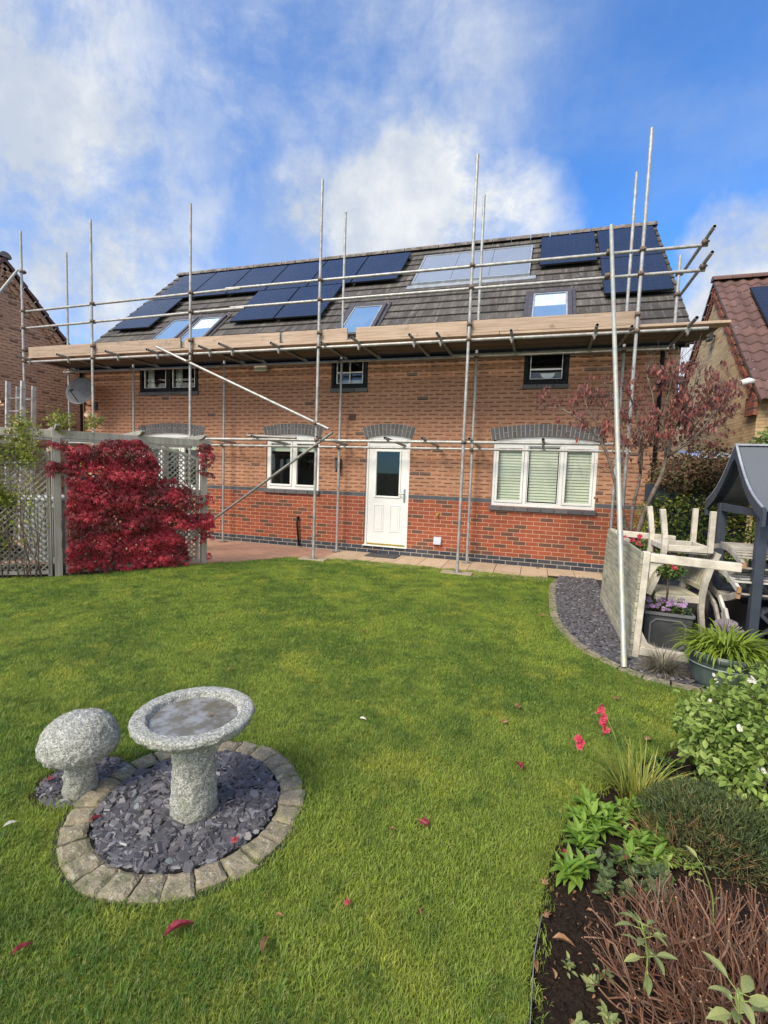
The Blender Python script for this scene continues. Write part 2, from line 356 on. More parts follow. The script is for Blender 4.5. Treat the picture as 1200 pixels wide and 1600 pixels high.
def rooftile():
    mt, nt, b = newmat('weathered_flat_roof_tile'); at = nt.n('ShaderNodeAttribute', attribute_name='rnd').outputs['Fac']; o = nt.obj(); x, y, z = nt.xyz(o)
    c = nt.mix(at, (.046, .041, .037), (.100, .090, .080))
    st = nt.noise(nt.comb(nt.m('MULTIPLY', x, 9), nt.m('MULTIPLY', y, 1.4), 0.0), 1.0, 6, .7)
    c = nt.mix(nt.mr(st, .45, .72, 0, .65), c, (.24, .225, .20)); c = nt.mix(nt.mr(nt.noise(o, 3, 5, .7), .5, .72, 0, .7), c, (.045, .04, .035))
    li = nt.noise(o, 14, 6, .75); c = nt.mix(nt.m('MULTIPLY', nt.mr(li, .63, .70), nt.mr(y, 1.0, 3.8, .25, .9)), c, (.45, .45, .38))
    setb(nt, b, color=c, rough=.85, normal=nt.bump(li, .4, .006)); return mt
M_TILE = rooftile()
def pantile():
    mt, nt, b = newmat('brown_pantile'); at = nt.n('ShaderNodeAttribute', attribute_name='rnd').outputs['Fac']; o = nt.obj()
    c = nt.mix(at, (.10, .055, .047), (.16, .085, .070)); l = nt.noise(o, 5, 6, .7)
    setb(nt, b, color=nt.mix(nt.mr(l, .5, .75, 0, .5), c, (.10, .06, .05)), rough=.75); return mt
M_PAN = pantile()
M_RIDGE = simple('ridge_tile_grey', (.16, .14, .125), .85, nscale=9, namt=.5)
def pvmat():
    mt, nt, b = newmat('solar_cell_glass'); o = nt.obj(); x, y, z = nt.xyz(o)
    n_ = nt.noise(o, .7, 3)
    fx = nt.m('FRACT', nt.m('MULTIPLY', x, 5.5)); fy = nt.m('FRACT', nt.m('MULTIPLY', y, 7.4)); ln_ = nt.m('MAXIMUM', nt.m('LESS_THAN', fx, .03), nt.m('LESS_THAN', fy, .04)); sm = nt.noise(o, 5, 6, .7)
    setb(nt, b, color=nt.mix(nt.m('MULTIPLY', ln_, .35), nt.mix(n_, (.016, .019, .032), (.032, .038, .058)), (.06, .065, .08)), rough=nt.mr(sm, .35, .7, .12, .3), spec=.55, normal=nt.bump(nt.noise(o, 1.2, 2), .05, .05)); return mt
M_PV = pvmat()
M_PVF = simple('black_aluminium', (.02, .02, .023), .4, .4)
def thermmat():
    mt, nt, b = newmat('collector_glass'); n_ = nt.noise(nt.obj(), 1.5, 4)
    setb(nt, b, color=nt.mix(n_, (.22, .25, .29), (.30, .33, .37)), rough=.18, spec=.8, coat=.5); return mt
M_THERM = thermmat()
def vglass():
    mt, nt, b = newmat('roof_window_glass'); n_ = nt.noise(nt.obj(), 1.2, 4)
    setb(nt, b, color=nt.mix(n_, (.12, .22, .36), (.22, .33, .47)), rough=.05, spec=1.0, coat=1.0, coatr=.03); return mt  # blue base colour stands in for reflected sky and blinds behind
M_VGL = vglass()
M_VFR = simple('roof_window_grey', (.11, .10, .10), .45, .4)
M_VSASH = simple('roof_window_sash', (.38, .42, .46), .4, .3)
M_BLIND = simple('pale_roof_blind', (.50, .60, .68), .5)
def glass():
    mt = bpy.data.materials.new('window_glass'); mt.use_nodes = True; t = mt.node_tree; nt = NT(t)
    for nd in list(t.nodes): t.nodes.remove(nd)
    tr = nt.n('ShaderNodeBsdfTransparent', {'Color': (.92, .95, .93)}); gl = nt.n('ShaderNodeBsdfGlossy', {'Color': (.9, .95, 1), 'Roughness': .02})
    bf = nt.n('ShaderNodeNewGeometry').outputs['Backfacing']; fr = nt.n('ShaderNodeFresnel', {'IOR': nt.mr(bf, 0, 1, 1.6, .625, False)})
    mx = nt.n('ShaderNodeMixShader', {0: fr.outputs[0], 1: tr.outputs[0], 2: gl.outputs[0]}); nt.n('ShaderNodeOutputMaterial', {0: mx.outputs[0]}); return mt
M_GLASS = glass()
M_ROOM = simple('dim_room', (.05, .048, .042), .9)
M_ROOMG = simple('dim_room_green', (.10, .12, .08), .9, nscale=3, namt=.6)
M_BLINDG = simple('pale_green_slats', (.51, .545, .43), .55, namt=.05)
M_BLINDW = simple('pale_roller_blind', (.55, .62, .5), .7, namt=.05)
M_CURT = simple('white_net_curtain', (.6, .62, .58), .8, nscale=4, namt=.3)
M_GREYPL = simple('grey_plastic', (.27, .29, .30), .5)
M_DARKPL = simple('dark_plastic', (.03, .032, .035), .5)
M_DISH = simple('dark_grey_dish', (.13, .135, .145), .5)
M_CREAM = simple('cream_plastic', (.55, .52, .40), .5)
M_TERRA = simple('brown_air_brick', (.13, .055, .04), .7)
M_LEAD = simple('lead_grey_fibreclay', (.045, .047, .049), .55, nscale=6, namt=.3, bstr=.2, bscale=30)
M_LEADL = simple('rubbed_lead_grey', (.15, .155, .16), .5)
M_POTG = simple('blue_green_glazed_pot', (.075, .10, .093), .35, nscale=5, namt=.3)
M_POTL = simple('pot_rim_pale', (.2, .25, .23), .4)
M_MAT = simple('dark_slate_mat', (.05, .05, .055), .8, nscale=30, namt=.5)
def soil():
    mt, nt, b = newmat('dark_soil'); o = nt.pos(); a = nt.noise(o, 70, 6, .8); c2 = nt.noise(o, 12, 4)
    c = nt.mix(nt.mr(a, .3, .7), (.018, .012, .009), (.075, .05, .035)); c = nt.mix(nt.mr(nt.noise(o, 160, 2), .68, .75, 0, .7), c, (.22, .16, .10))
    setb(nt, b, color=c, rough=1, spec=.15, normal=nt.bump(nt.m('ADD', a, c2), 1, .03)); return mt
M_SOIL = soil()
def leafmat(name, cols, trans=.3, rough=.5, nscale=3.0, namt=.35, spec=.35):
    """cols: list of colours spread over the per-leaf random value"""
    mt, nt, b = newmat(name); at = nt.n('ShaderNodeAttribute', attribute_name='rnd').outputs['Fac']
    f = nt.m('ADD', nt.m('MULTIPLY', at, 1 - namt), nt.m('MULTIPLY', nt.mr(nt.noise(nt.pos(), nscale, 3), .3, .7), namt))
    cr = nt.n('ShaderNodeValToRGB', {0: f}); e = cr.color_ramp.elements
    e[0].color = (*cols[0], 1); e[1].color = (*cols[-1], 1)
    for i, q in enumerate(cols[1:-1]): el = e.new((i + 1) / (len(cols) - 1)); el.color = (*q, 1)
    setb(nt, b, color=cr.outputs[0], rough=rough, spec=spec)
    tl = nt.n('ShaderNodeBsdfTranslucent', {'Color': cr.outputs[0]})
    mx = nt.n('ShaderNodeMixShader', {0: trans, 1: b.outputs[0], 2: tl.outputs[0]})
    out = [n for n in mt.node_tree.nodes if n.type == 'OUTPUT_MATERIAL'][0]; nt.t.links.new(mx.outputs[0], out.inputs[0]); return mt
M_VINE = leafmat('crimson_vine_leaf', [(.11, .05, .025), (.15, .025, .028), (.31, .028, .042), (.50, .042, .065), (.68, .09, .13)], .2, .45, 2.5, .5)
M_ROSEL = leafmat('yellow_green_rose_leaf', [(.08, .13, .02), (.16, .22, .035), (.30, .32, .06), (.40, .36, .10)], .35)
M_HEDGE = leafmat('mixed_hedge_leaf', [(.03, .055, .015), (.08, .14, .03), (.16, .24, .05), (.36, .40, .08)], .25, nscale=1.5)
M_HEDGB = leafmat('brown_hedge_leaf', [(.04, .04, .02), (.12, .065, .04), (.18, .10, .055), (.12, .17, .045), (.26, .20, .09)], .2, nscale=1.2)
M_IVY = leafmat('variegated_ivy_leaf', [(.03, .05, .015), (.10, .15, .03), (.22, .28, .045), (.46, .44, .08)], .2, nscale=2)
M_REDLF = leafmat('dusky_red_leaf', [(.12, .048, .045), (.19, .072, .062), (.27, .11, .09), (.36, .09, .08)], .3)
M_SALV = leafmat('fresh_green_leaf', [(.09, .15, .025), (.18, .27, .05), (.29, .38, .09), (.38, .46, .15)], .3, nscale=5)
M_LAV = leafmat('grey_green_needle', [(.035, .055, .022), (.07, .10, .038), (.12, .16, .06), (.19, .15, .06)], .15)
M_PEREN = leafmat('bright_green_leaf', [(.08, .17, .02), (.16, .28, .035), (.26, .38, .06)], .3)
M_STRAP = leafmat('strap_leaf', [(.09, .15, .015), (.20, .28, .03), (.33, .41, .05)], .3)
M_GRASSY = leafmat('yellowing_grass_leaf', [(.14, .20, .03), (.28, .32, .05), (.46, .44, .11), (.52, .36, .12)], .35)
M_SAGE = leafmat('sage_leaf', [(.17, .22, .08), (.29, .33, .13), (.42, .44, .15)], .3)
M_SPIKY = leafmat('grey_brown_blade', [(.12, .11, .08), (.22, .20, .15), (.33, .31, .24)], .1)
M_WHITEFL = leafmat('cream_petal', [(.75, .73, .6), (.85, .83, .75)], .3)
M_PINKFL = leafmat('pink_petal', [(.55, .05, .09), (.72, .10, .16)], .3)
M_ROSEFL = leafmat('peach_petal', [(.75, .45, .3), (.85, .7, .55)], .3)
M_VIOLA = leafmat('mauve_and_white_petal', [(.30, .12, .35), (.55, .38, .58), (.8, .75, .78)], .3)
M_TWIG = leafmat('red_brown_twig', [(.05, .03, .022), (.11, .055, .035), (.19, .085, .05), (.25, .15, .10), (.14, .11, .085)], 0, .7, 20.0, .3)
M_TWIGE = simple('cut_twig_end', (.42, .24, .13), .8)
M_BARK = simple('grey_brown_bark', (.15, .115, .09), .85, nscale=14, namt=.5, bstr=.4)
M_STEM = simple('green_stem', (.27, .34, .08), .6)
M_DRYLF = leafmat('dry_leaf', [(.12, .055, .025), (.26, .14, .065), (.42, .26, .14)], .15, nscale=45, namt=.7)
M_REDFALL = leafmat('fallen_red_leaf', [(.10, .015, .02), (.26, .03, .045), (.45, .10, .11)], .15, nscale=45, namt=.7)

# ================================================================= SETTING: ground
def sheet(name, pts, z, m, kind='structure'):
    mb = MB(); mb.add([(x, y, z) for x, y in pts], [tuple(range(len(pts)))]); o = mb.build(name, m); tag(o, kind=kind); return o
def rawgrassmat():
    mt, nt, b = newmat('lawn_soil'); p = nt.pos(); a = nt.noise(p, 1.1, 5, .6); c = nt.noise(p, 60, 4)
    k = nt.mix(nt.mr(a, .35, .65), (.10, .17, .025), (.26, .30, .05)); k = nt.mix(nt.mr(c, .4, .7, 0, .6), k, (.05, .055, .015))
    setb(nt, b, color=k, rough=1, spec=.1, normal=nt.bump(c, 1, .03)); return mt
M_LAWN = rawgrassmat()
M_EARTH = simple('rough_ground', (.09, .10, .05), 1, nscale=.5, namt=.4)
sheet('ground', [(-900, -900), (900, -900), (900, 900), (-900, 900)], -.03, M_EARTH)
LAWN = [(-1.0, -2.32), (-.64, -1.9), (-.3, -1.36), (.1, -1.12), (.5, -1.0), (1.06, -.94), (2.0, -.92), (2.7, -.93), (3.6, -.96), (4.42, -.93), (4.33, -1.5), (4.30, -2.29), (4.29, -3.1), (4.33, -3.5), (4.40, -3.85), (4.55, -4.28), (4.79, -4.61), (5.0, -4.78), (5.28, -4.87), (5.6, -4.9),
        (5.75, -5.3), (5.3, -5.6), (5.0, -5.78), (4.84, -5.94), (4.6, -6.2), (4.47, -6.42), (4.35, -6.56), (4.27, -6.76), (4.2, -7.02), (4.155, -7.28), (4.13, -7.46), (4.12, -7.67), (4.1, -8.3), (4.1, -10.5), (-6, -10.5), (-6, -6.55), (-2.28, -4.13)]
sheet('lawn', LAWN, 0.0, M_LAWN)
sheet('patio', [(.36, -.0), (.36, -1.25), (-1.3, -2.6), (-2.4, -4.2), (-7.5, -7.4), (-12, -7.4), (-12, 6), (-6.55, 6), (-6.55, 0)], -.008, M_BLOCK)
pb = MB()
for k, x in enumerate(np.arange(.37, 6.3, .44)):
    for (ya, yb) in ((-.012, -.62), (-.628, -1.25)):
        if x > 4.3 and ya < -.5: continue
        g = .004; pb.box(x + g, x + .44 - g, yb, ya, -.04, .004 + random.uniform(-.0015, .0015), rnd=random.random())
o = pb.build('path', M_SLAB, bevel=.004); tag(o, kind='structure')
sheet('path_bedding', [(.36, 0), (6.4, 0), (6.4, -1.3), (.36, -1.3)], -.012, M_SOIL)
SLATE_A = [(4.52, -.63), (4.42, -1.5), (4.39, -2.25), (4.39, -3.1), (4.43, -3.5), (4.50, -3.8), (4.64, -4.22), (4.86, -4.53), (5.1, -4.70), (5.4, -4.78), (6.2, -4.8), (7.6, -4.6), (7.6, -.63)]
sheet('slate_bed', SLATE_A, -.004, M_UNDER)
sheet('flower_bed', [(5.75, -5.3), (5.3, -5.6), (5.0, -5.78), (4.84, -5.94), (4.6, -6.2), (4.47, -6.42), (4.35, -6.56), (4.27, -6.76), (4.2, -7.02), (4.155, -7.28), (4.13, -7.46), (4.12, -7.67), (4.1, -8.3), (4.1, -10.5), (9, -10.5), (9, -4.6), (6.2, -4.8), (5.6, -4.9)], -.006, M_SOIL)
def inpoly(x, y, P):
    c = np.zeros(np.shape(x), bool); n = len(P)
    for i in range(n):
        x0, y0 = P[i]; x1, y1 = P[(i + 1) % n]
        if y0 == y1: continue
        c ^= ((y0 > y) != (y1 > y)) & (x < (x1 - x0) * (y - y0) / (y1 - y0) + x0)
    return c
def screen(x, y, z):
    d = np.stack([x - CAM.x, y - CAM.y, np.full(np.shape(x), 0.0) + z - CAM.z], -1); w = d @ np.array(fw)
    w = np.where(w < .05, .05, w); return 600 + F_PX * (d @ np.array(rt)) / w, 800 - F_PX * (d @ np.array(up)) / w, w
sheet('dark_ground_strip', [(-1.35, -2.55), (-2.35, -4.12), (-6, -6.5), (-6.4, -5.7), (-2.9, -3.3), (-1.7, -1.9)], -.003, M_SOIL)  # dark sheet added behind the lattice to stand in for the shade there
# soil clods
cl = MB()
T = [(0, 0, .5), (.5, .1, .1), (-.05, .5, 0), (-.5, -.1, .12), (.1, -.5, .05), (.3, .35, .2), (-.3, -.3, .25)]
TF = [(0, 1, 5), (0, 5, 2), (0, 2, 3), (0, 3, 6), (0, 6, 4), (0, 4, 1)]
n = 5200; px = rng.uniform(4.1, 5.6, n); py = rng.uniform(-8.2, -6.0, n)
ok = inpoly(px, py, [(4.84, -5.94), (4.47, -6.42), (4.35, -6.56), (4.27, -6.76), (4.2, -7.02), (4.155, -7.28), (4.13, -7.46), (4.13, -8.3), (5.6, -8.3), (5.6, -5.9)]); px, py = px[ok], py[ok]; n = len(px)
cl.scatter(T, TF, frames(rng.normal(size=(n, 3)) * [1, 1, .3], rdir(n, 2), rng.gamma(2.0, .0045, n) + .004), np.stack([px, py, np.full(n, -.003)], 1), rng.random(n))
tag(cl.build('soil_clods', M_SOIL), kind='stuff', label='dark crumbly soil of the flower bed beside the lawn', cat='soil')

n = 420; px = rng.uniform(4.1, 4.7, n); py = rng.uniform(-8.0, -6.3, n); ok = inpoly(px, py, [(4.47, -6.45), (4.36, -6.58), (4.29, -6.78), (4.22, -7.02), (4.175, -7.28), (4.15, -7.46), (4.14, -8.3), (4.7, -8.3), (4.7, -6.45)]); px, py = px[ok], py[ok]; n = len(px)
lt = MB(); lv_, lf_ = leaf_t(.5, .3, .25); lt.scatter(lv_, lf_, frames(rng.normal(size=(n, 3)) * [1, 1, .25], rdir(n, 1.5), rng.gamma(2.0, .005, n) + .004), np.stack([px, py, rng.uniform(.006, .014, n)], 1), rng.random(n))
tag(lt.build('leaf_litter', M_DRYLF), kind='stuff', label='tiny dry leaf fragments scattered over the flower bed soil', cat='leaf litter')
# grass: clump of blades instanced over the lawn with geometry nodes
def bladesmat():
    mt, nt, b = newmat('grass_blade'); p = nt.pos(); at = nt.n('ShaderNodeAttribute', attribute_name='rnd').outputs['Fac']
    ps = nt.scale(p, (1, 1, 0)); big = nt.noise(ps, .9, 4, .6, dist=.4); med = nt.noise(ps, 4.5, 4, .65); sml = nt.noise(ps, 16, 3, .6)
    c = nt.mix(nt.mr(nt.m('ADD', nt.m('MULTIPLY', big, .55), nt.m('MULTIPLY', med, .45)), .41, .58), (.070, .185, .030), (.30, .42, .06))
    c = nt.mix(nt.mr(sml, .52, .74, 0, .8), c, (.40, .45, .08)); c = nt.mix(nt.mr(med, .48, .30, 0, .75), c, (.045, .14, .026))
    c = nt.mix(nt.mr(nt.noise(ps, 1.9, 5, .65, dist=.3), .54, .66, 0, .75), c, (.50, .53, .075)); c = nt.mix(nt.mr(nt.noise(nt.scale(p, (1.3, 1, 0)), 1.3, 4, .6), .58, .70, 0, .55), c, (.05, .14, .03))
    c = nt.mix(nt.m('MULTIPLY', nt.m('GREATER_THAN', at, .87), .7), c, (.42, .40, .17))
    x, y, z = nt.xyz(p); c = nt.mix(nt.mr(z, .0, .03, .6, 0), c, (.20, .25, .04))
    setb(nt, b, color=c, rough=.55, spec=.3)
    tl = nt.n('ShaderNodeBsdfTranslucent', {'Color': c}); mx = nt.n('ShaderNodeMixShader', {0: .3, 1: b.outputs[0], 2: tl.outputs[0]})
    out = [q for q in mt.node_tree.nodes if q.type == 'OUTPUT_MATERIAL'][0]; nt.t.links.new(mx.outputs[0], out.inputs[0]); return mt
M_BLADE = bladesmat()
def blades(n, rad, hmin, hmax, w):
    V = []; Fc = []; RR = []
    for i in range(n):
        a = random.uniform(0, 6.283); r = rad * math.sqrt(random.random()); x, y = r * math.cos(a), r * math.sin(a); h = random.uniform(hmin, hmax)
        d = random.uniform(0, 6.283); ln = random.uniform(.15, 1.3) * h; dx, dy = math.cos(d) * ln, math.sin(d) * ln; sx, sy = -math.sin(d) * w / 2, math.cos(d) * w / 2
        t = random.uniform(-.6, .6); sx, sy = sx * math.cos(t) - sy * math.sin(t), sx * math.sin(t) + sy * math.cos(t)
        k = len(V); V += [(x - sx, y - sy, 0), (x + sx, y + sy, 0), (x + dx * .4 - sx * .8, y + dy * .4 - sy * .8, h * .6), (x + dx * .4 + sx * .8, y + dy * .4 + sy * .8, h * .6), (x + dx, y + dy, h * .92)]
        Fc += [(k, k + 1, k + 3, k + 2), (k + 2, k + 3, k + 4)]; RR.append(random.random())
    m = MB(); m.v = V; m.f = [list(f) for f in Fc]; m.nv = len(V); m.mi = [0] * len(Fc); m.smooth = [False] * len(Fc); m.r = [q for q in RR for _ in range(5)]
    return m
RING_C = (2.575, -7.235)
MUSH_C = (1.955, -7.27)
def lawn_pts(sp, ymin, ymax, keep=1.0):
    xs = np.arange(-5.2, 5.9, sp); ys = np.arange(ymin, ymax, sp); X, Y = np.meshgrid(xs, ys); X = X.ravel() + rng.uniform(-sp / 2, sp / 2, X.size); Y = Y.ravel() + rng.uniform(-sp / 2, sp / 2, Y.size)
    sx, sy, w = screen(X, Y, 0.0)
    ok = inpoly(X, Y, LAWN) & (sx > -120) & (sx < 1320) & (sy < 1750) & (w > .3)
    ok &= np.hypot(X - RING_C[0], Y - RING_C[1]) > .520
    ok &= np.hypot(X - MUSH_C[0], Y - MUSH_C[1]) > .212
    return np.stack([X[ok], Y[ok], np.zeros(ok.sum())], 1)
def grass_object(name, clump, P, smin, smax):
    me = bpy.data.meshes.new(name); me.vertices.add(len(P)); me.vertices.foreach_set('co', P.astype(np.float32).ravel()); me.update()
    o = bpy.data.objects.new(name, me); COL.objects.link(o)
    g = bpy.data.node_groups.new(name, 'GeometryNodeTree'); g.interface.new_socket('Geometry', in_out='INPUT', socket_type='NodeSocketGeometry'); g.interface.new_socket('Geometry', in_out='OUTPUT', socket_type='NodeSocketGeometry')
    N = g.nodes.new; i_ = N('NodeGroupInput'); o_ = N('NodeGroupOutput'); inst = N('GeometryNodeInstanceOnPoints'); oi = N('GeometryNodeObjectInfo'); oi.inputs['Object'].default_value = clump
    rv = N('FunctionNodeRandomValue'); rv.data_type = 'FLOAT_VECTOR'; rv.inputs[0].default_value = (-.12, -.12, 0); rv.inputs[1].default_value = (.12, .12, 6.283)
    rs = N('FunctionNodeRandomValue'); rs.data_type = 'FLOAT'; rs.inputs[2].default_value = smin; rs.inputs[3].default_value = smax
    L = g.links.new; L(i_.outputs[0], inst.inputs['Points']); L(oi.outputs['Geometry'], inst.inputs['Instance']); L(rv.outputs[0], inst.inputs['Rotation']); L(rs.outputs[1], inst.inputs['Scale']); L(inst.outputs[0], o_.inputs[0])
    md = o.modifiers.new('grass', 'NODES'); md.node_group = g; return o
c1 = blades(130, .055, .007, .024, .0021).build('grass_tuft', M_BLADE); c1.location = (2.0, -3.0, 0)
c2 = blades(115, .085, .008, .024, .0034).build('grass_tuft', M_BLADE); c2.location = (1.0, -2.0, 0)
for c_ in (c1, c2): tag(c_, 'single tuft of short lawn grass', 'grass', kind='stuff')
GR1 = grass_object('lawn_grass', c1, lawn_pts(.042, -8.6, -5.6), .7, 1.3)
tag(GR1, 'short mossy green grass of the near part of the lawn', 'grass', kind='stuff')
GR2 = grass_object('lawn_grass', c2, lawn_pts(.062, -5.6, -.9), .7, 1.25)
tag(GR2, 'short green grass of the far part of the lawn towards the house', 'grass', kind='stuff')

# ================================================================= MAIN HOUSE
HX0, HX1, HD = -6.55, 6.17, 7.24
SL = .912; Z0 = 4.08; RY = 3.62; RZ = Z0 + SL * RY
house = thing('brick_house', 'large detached house of peach and red brick with a grey tiled roof, behind the scaffolding', 'house')
OPEN = [  # x0,x1,z0,z1
    (-4.75, -3.05, 1.08, 2.42), (-1.435, -.205, 1.19, 2.42), (.815, 1.712, .15, 2.42), (3.275, 5.05, 1.08, 2.42),
    (-4.72, -3.19, 3.25, 3.93), (.06, .76, 3.25, 3.93), (3.77, 4.45, 3.25, 3.93)]
def wall_front():
    mb = MB(); xs = sorted({HX0, HX1, *[q for o in OPEN for q in o[:2]]}); zs = sorted({-.05, 3.95, *[q for o in OPEN for q in o[2:]]})
    for i in range(len(xs) - 1):
        for j in range(len(zs) - 1):
            cx, cz = (xs[i] + xs[i + 1]) / 2, (zs[j] + zs[j + 1]) / 2
            if any(o[0] < cx < o[1] and o[2] < cz < o[3] for o in OPEN): continue
            mb.add([(xs[i], 0, zs[j]), (xs[i + 1], 0, zs[j]), (xs[i + 1], 0, zs[j + 1]), (xs[i], 0, zs[j + 1])], [(0, 1, 2, 3)])
    for (a, b, c, d) in OPEN:   # reveals
        mb.add([(a, 0, c), (a, .1, c), (a, .1, d), (a, 0, d)], [(0, 1, 2, 3)]); mb.add([(b, 0, c), (b, .1, c), (b, .1, d), (b, 0, d)], [(3, 2, 1, 0)])
        mb.add([(a, 0, c), (b, 0, c), (b, .1, c), (a, .1, c)], [(0, 1, 2, 3)]); mb.add([(a, 0, d), (b, 0, d), (b, .1, d), (a, .1, d)], [(3, 2, 1, 0)])
    return mb
wf = wall_front()
for x, s in ((HX0, 1), (HX1, -1)):   # gable walls and back wall
    q = [(x, 0, -.05), (x, 0, 3.95), (x, RY, 3.95 + SL * RY), (x, HD, 3.95), (x, HD, -.05)]; wf.add(q, [(0, 1, 2, 3, 4) if s > 0 else (4, 3, 2, 1, 0)])
wf.add([(HX0, HD, -.05), (HX1, HD, -.05), (HX1, HD, 3.95), (HX0, HD, 3.95)], [(3, 2, 1, 0)])
wall = wf.build('wall', M_BRICK, house)
# dark brick arches
def arch(x0, x1, ze, zm):
    c = (x1 - x0) / 2; s = zm - ze; R = (c * c + s * s) / (2 * s); cx = (x0 + x1) / 2; cz = zm - R; th = math.asin(c / R); T = .215
    mb = MB(); n = round(2 * c / .0745); rnd = lambda a, r: (cx + r * math.sin(a), cz + r * math.cos(a))
    m_ = 24
    pts = [rnd(-th + 2 * th * i / m_, R) for i in range(m_ + 1)]; pts2 = [rnd(-th * 1.0 + 2 * th * i / m_, R + T) for i in range(m_ + 1)]
    for i in range(m_): mb.polyxz([pts[i], pts[i + 1], pts2[i + 1], pts2[i]], -.003, .09, 1)
    for i in range(n):
        a0 = -th + 2 * th * (i + .09) / n; a1 = -th + 2 * th * (i + .91) / n
        cuts = [(0.002, T - .002)] if i % 2 == 0 else [(0.002, T / 2 - .005), (T / 2 + .005, T - .002)]
        for (r1, r2) in cuts: mb.polyxz([rnd(a0, R + r1), rnd(a1, R + r1), rnd(a1, R + r2), rnd(a0, R + r2)], -.010, .05, 0, random.random())
    o = mb.build('brick_arch', [M_ARCH, M_MORT], house)
    head = MB(); pp = [rnd(-th * .985 + 2 * th * .985 * i / m_, R - .001) for i in range(m_ + 1)]
    return pp
def sill(x0, x1, z0, z1):
    mb = MB(); n = max(2, round((x1 - x0) / .225)); w = (x1 - x0) / n
    mb.box(x0 - .02, x1 + .02, -.006, .03, z0 + .004, z1 - .004, 1)
    for i in range(n): a = x0 - .03 + (x1 - x0 + .06) * i / n; b2 = x0 - .03 + (x1 - x0 + .06) * (i + 1) / n; mb.box(a + .004, b2 - .004, -.045, .028, z0, z1, 0, random.random())
    mb.build('sill', [M_ARCH, M_MORT], house, bevel=.006)
def room(par, x0, x1, z0, z1, m=M_ROOM, d=1.2):
    mb = MB(); mb.add([(x0, .16, z0), (x1, .16, z0), (x1, .16 + d, z0), (x0, .16 + d, z0), (x0, .16, z1), (x1, .16, z1), (x1, .16 + d, z1), (x0, .16 + d, z1)], [(0, 1, 2, 3), (7, 6, 5, 4), (1, 5, 6, 2), (0, 3, 7, 4), (3, 2, 6, 7)])
    return mb.build('room', m, par)
def rect(mb, x0, x1, z0, z1, w, y0, y1, wb=None, mi=0):
    wb = wb or w
    mb.box(x0, x0 + w, y0, y1, z0, z1, mi); mb.box(x1 - w, x1, y0, y1, z0, z1, mi); mb.box(x0 + w, x1 - w, y0, y1, z0, z0 + wb, mi); mb.box(x0 + w, x1 - w, y0, y1, z1 - w, z1, mi)
def win_arched(x0, x1, z0, ze, zm, xs, kind):
    """white window under an arch; xs = x positions of mullions"""
    head = arch(x0 - .035, x1 + .035, ze, zm); sill(x0, x1, z0 - .085, z0 - .004)
    zt = ze - .03; fr = MB(); rect(fr, x0, x1, z0, zt, .055, .03, .10, .06)
    fr.polyxz([(x1 - .001, zt), (x0 + .001, zt)] + [(x, z) for x, z in head if x0 < x < x1], .036, .09)
    for x in xs: fr.box(x - .03, x + .03, .031, .1, z0 + .06, zt - .055)
    w = fr.build('window', M_WHITE, house, bevel=.004)
    ed = [x0 + .055] + [q for x in xs for q in (x - .03, x + .03)] + [x1 - .055]
    for i in range(0, len(ed), 2):
        a, b = ed[i] + .004, ed[i + 1] - .004; s = MB(); opening = (kind != 'blind' or i != 2)
        rect(s, a, b, z0 + .064, zt - .059, .042 if opening else .015, .018 if opening else .045, .075); s.build('sash', M_WHITE, w, bevel=.004)
        g = MB(); k = .036 if opening else .01; g.add([(a + k, .05, z0 + .06 + k), (b - k, .05, z0 + .06 + k), (b - k, .05, zt - .055 - k), (a + k, .05, zt - .055 - k)], [(0, 1, 2, 3)]); g.build('pane', M_GLASS, w)
        if kind == 'blind':
            bl = MB(); z = z0 + .10
            while z < zt - .06: bl.add([(a + .03, .112, z), (b - .03, .112, z), (b - .03, .128, z + .047), (a + .03, .128, z + .047), (a + .03, .118, z + .053), (b - .03, .118, z + .053)], [(0, 1, 2, 3), (3, 2, 5, 4)], rnd=random.random()); z += .052
            bl.build('venetian_blind', M_BLINDG, w)
        else:
            bl = MB(); bl.box(a + .02, b - .02, .12, .13, zt - .26, zt - .04); bl.build('roller_blind', M_BLINDW, w)
    room(w, x0 + .03, x1 - .03, z0, zt + .05, M_ROOM if kind != 'green' else M_ROOMG)
    return w
win_arched(-4.75, -3.05, 1.08, 2.262, 2.345, [-4.18, -3.62], 'green')
kw = win_arched(-1.435, -.205, 1.19, 2.275, 2.345, [-.80], 'kitchen')
win_arched(3.275, 5.05, 1.08, 2.262, 2.345, [3.86, 4.47], 'blind')
orn = MB(); orn.lathe([(.0, 0), (.035, .005), (.042, .05), (.03, .13), (.014, .18), (.012, .24), (.02, .265), (.006, .29), (0, .29)], 14, (-.33, .2, 1.25)); orn.tube([(-.33, .2, 1.515), (-.36, .195, 1.53), (-.40, .19, 1.515)], [.012, .008, .002], 6)
tag(orn.build('bird_ornament', M_WHITE), 'white long-necked bird ornament standing inside the small ground floor window', 'ornament')
sh = MB(); sh.box(-1.4, -.24, .17, .42, 1.21, 1.235); sh.build('inner_sill', M_WHITE, kw)
pn = MB(); pn.lathe([(0, 0), (.03, 0), (.035, .03), (.02, .05), (0, .055)], 14, (-.66, .24, 1.236)); tag(pn.build('small_bowl', M_CREAM), 'small pale bowl on the inner sill of the small ground floor window', 'bowl')
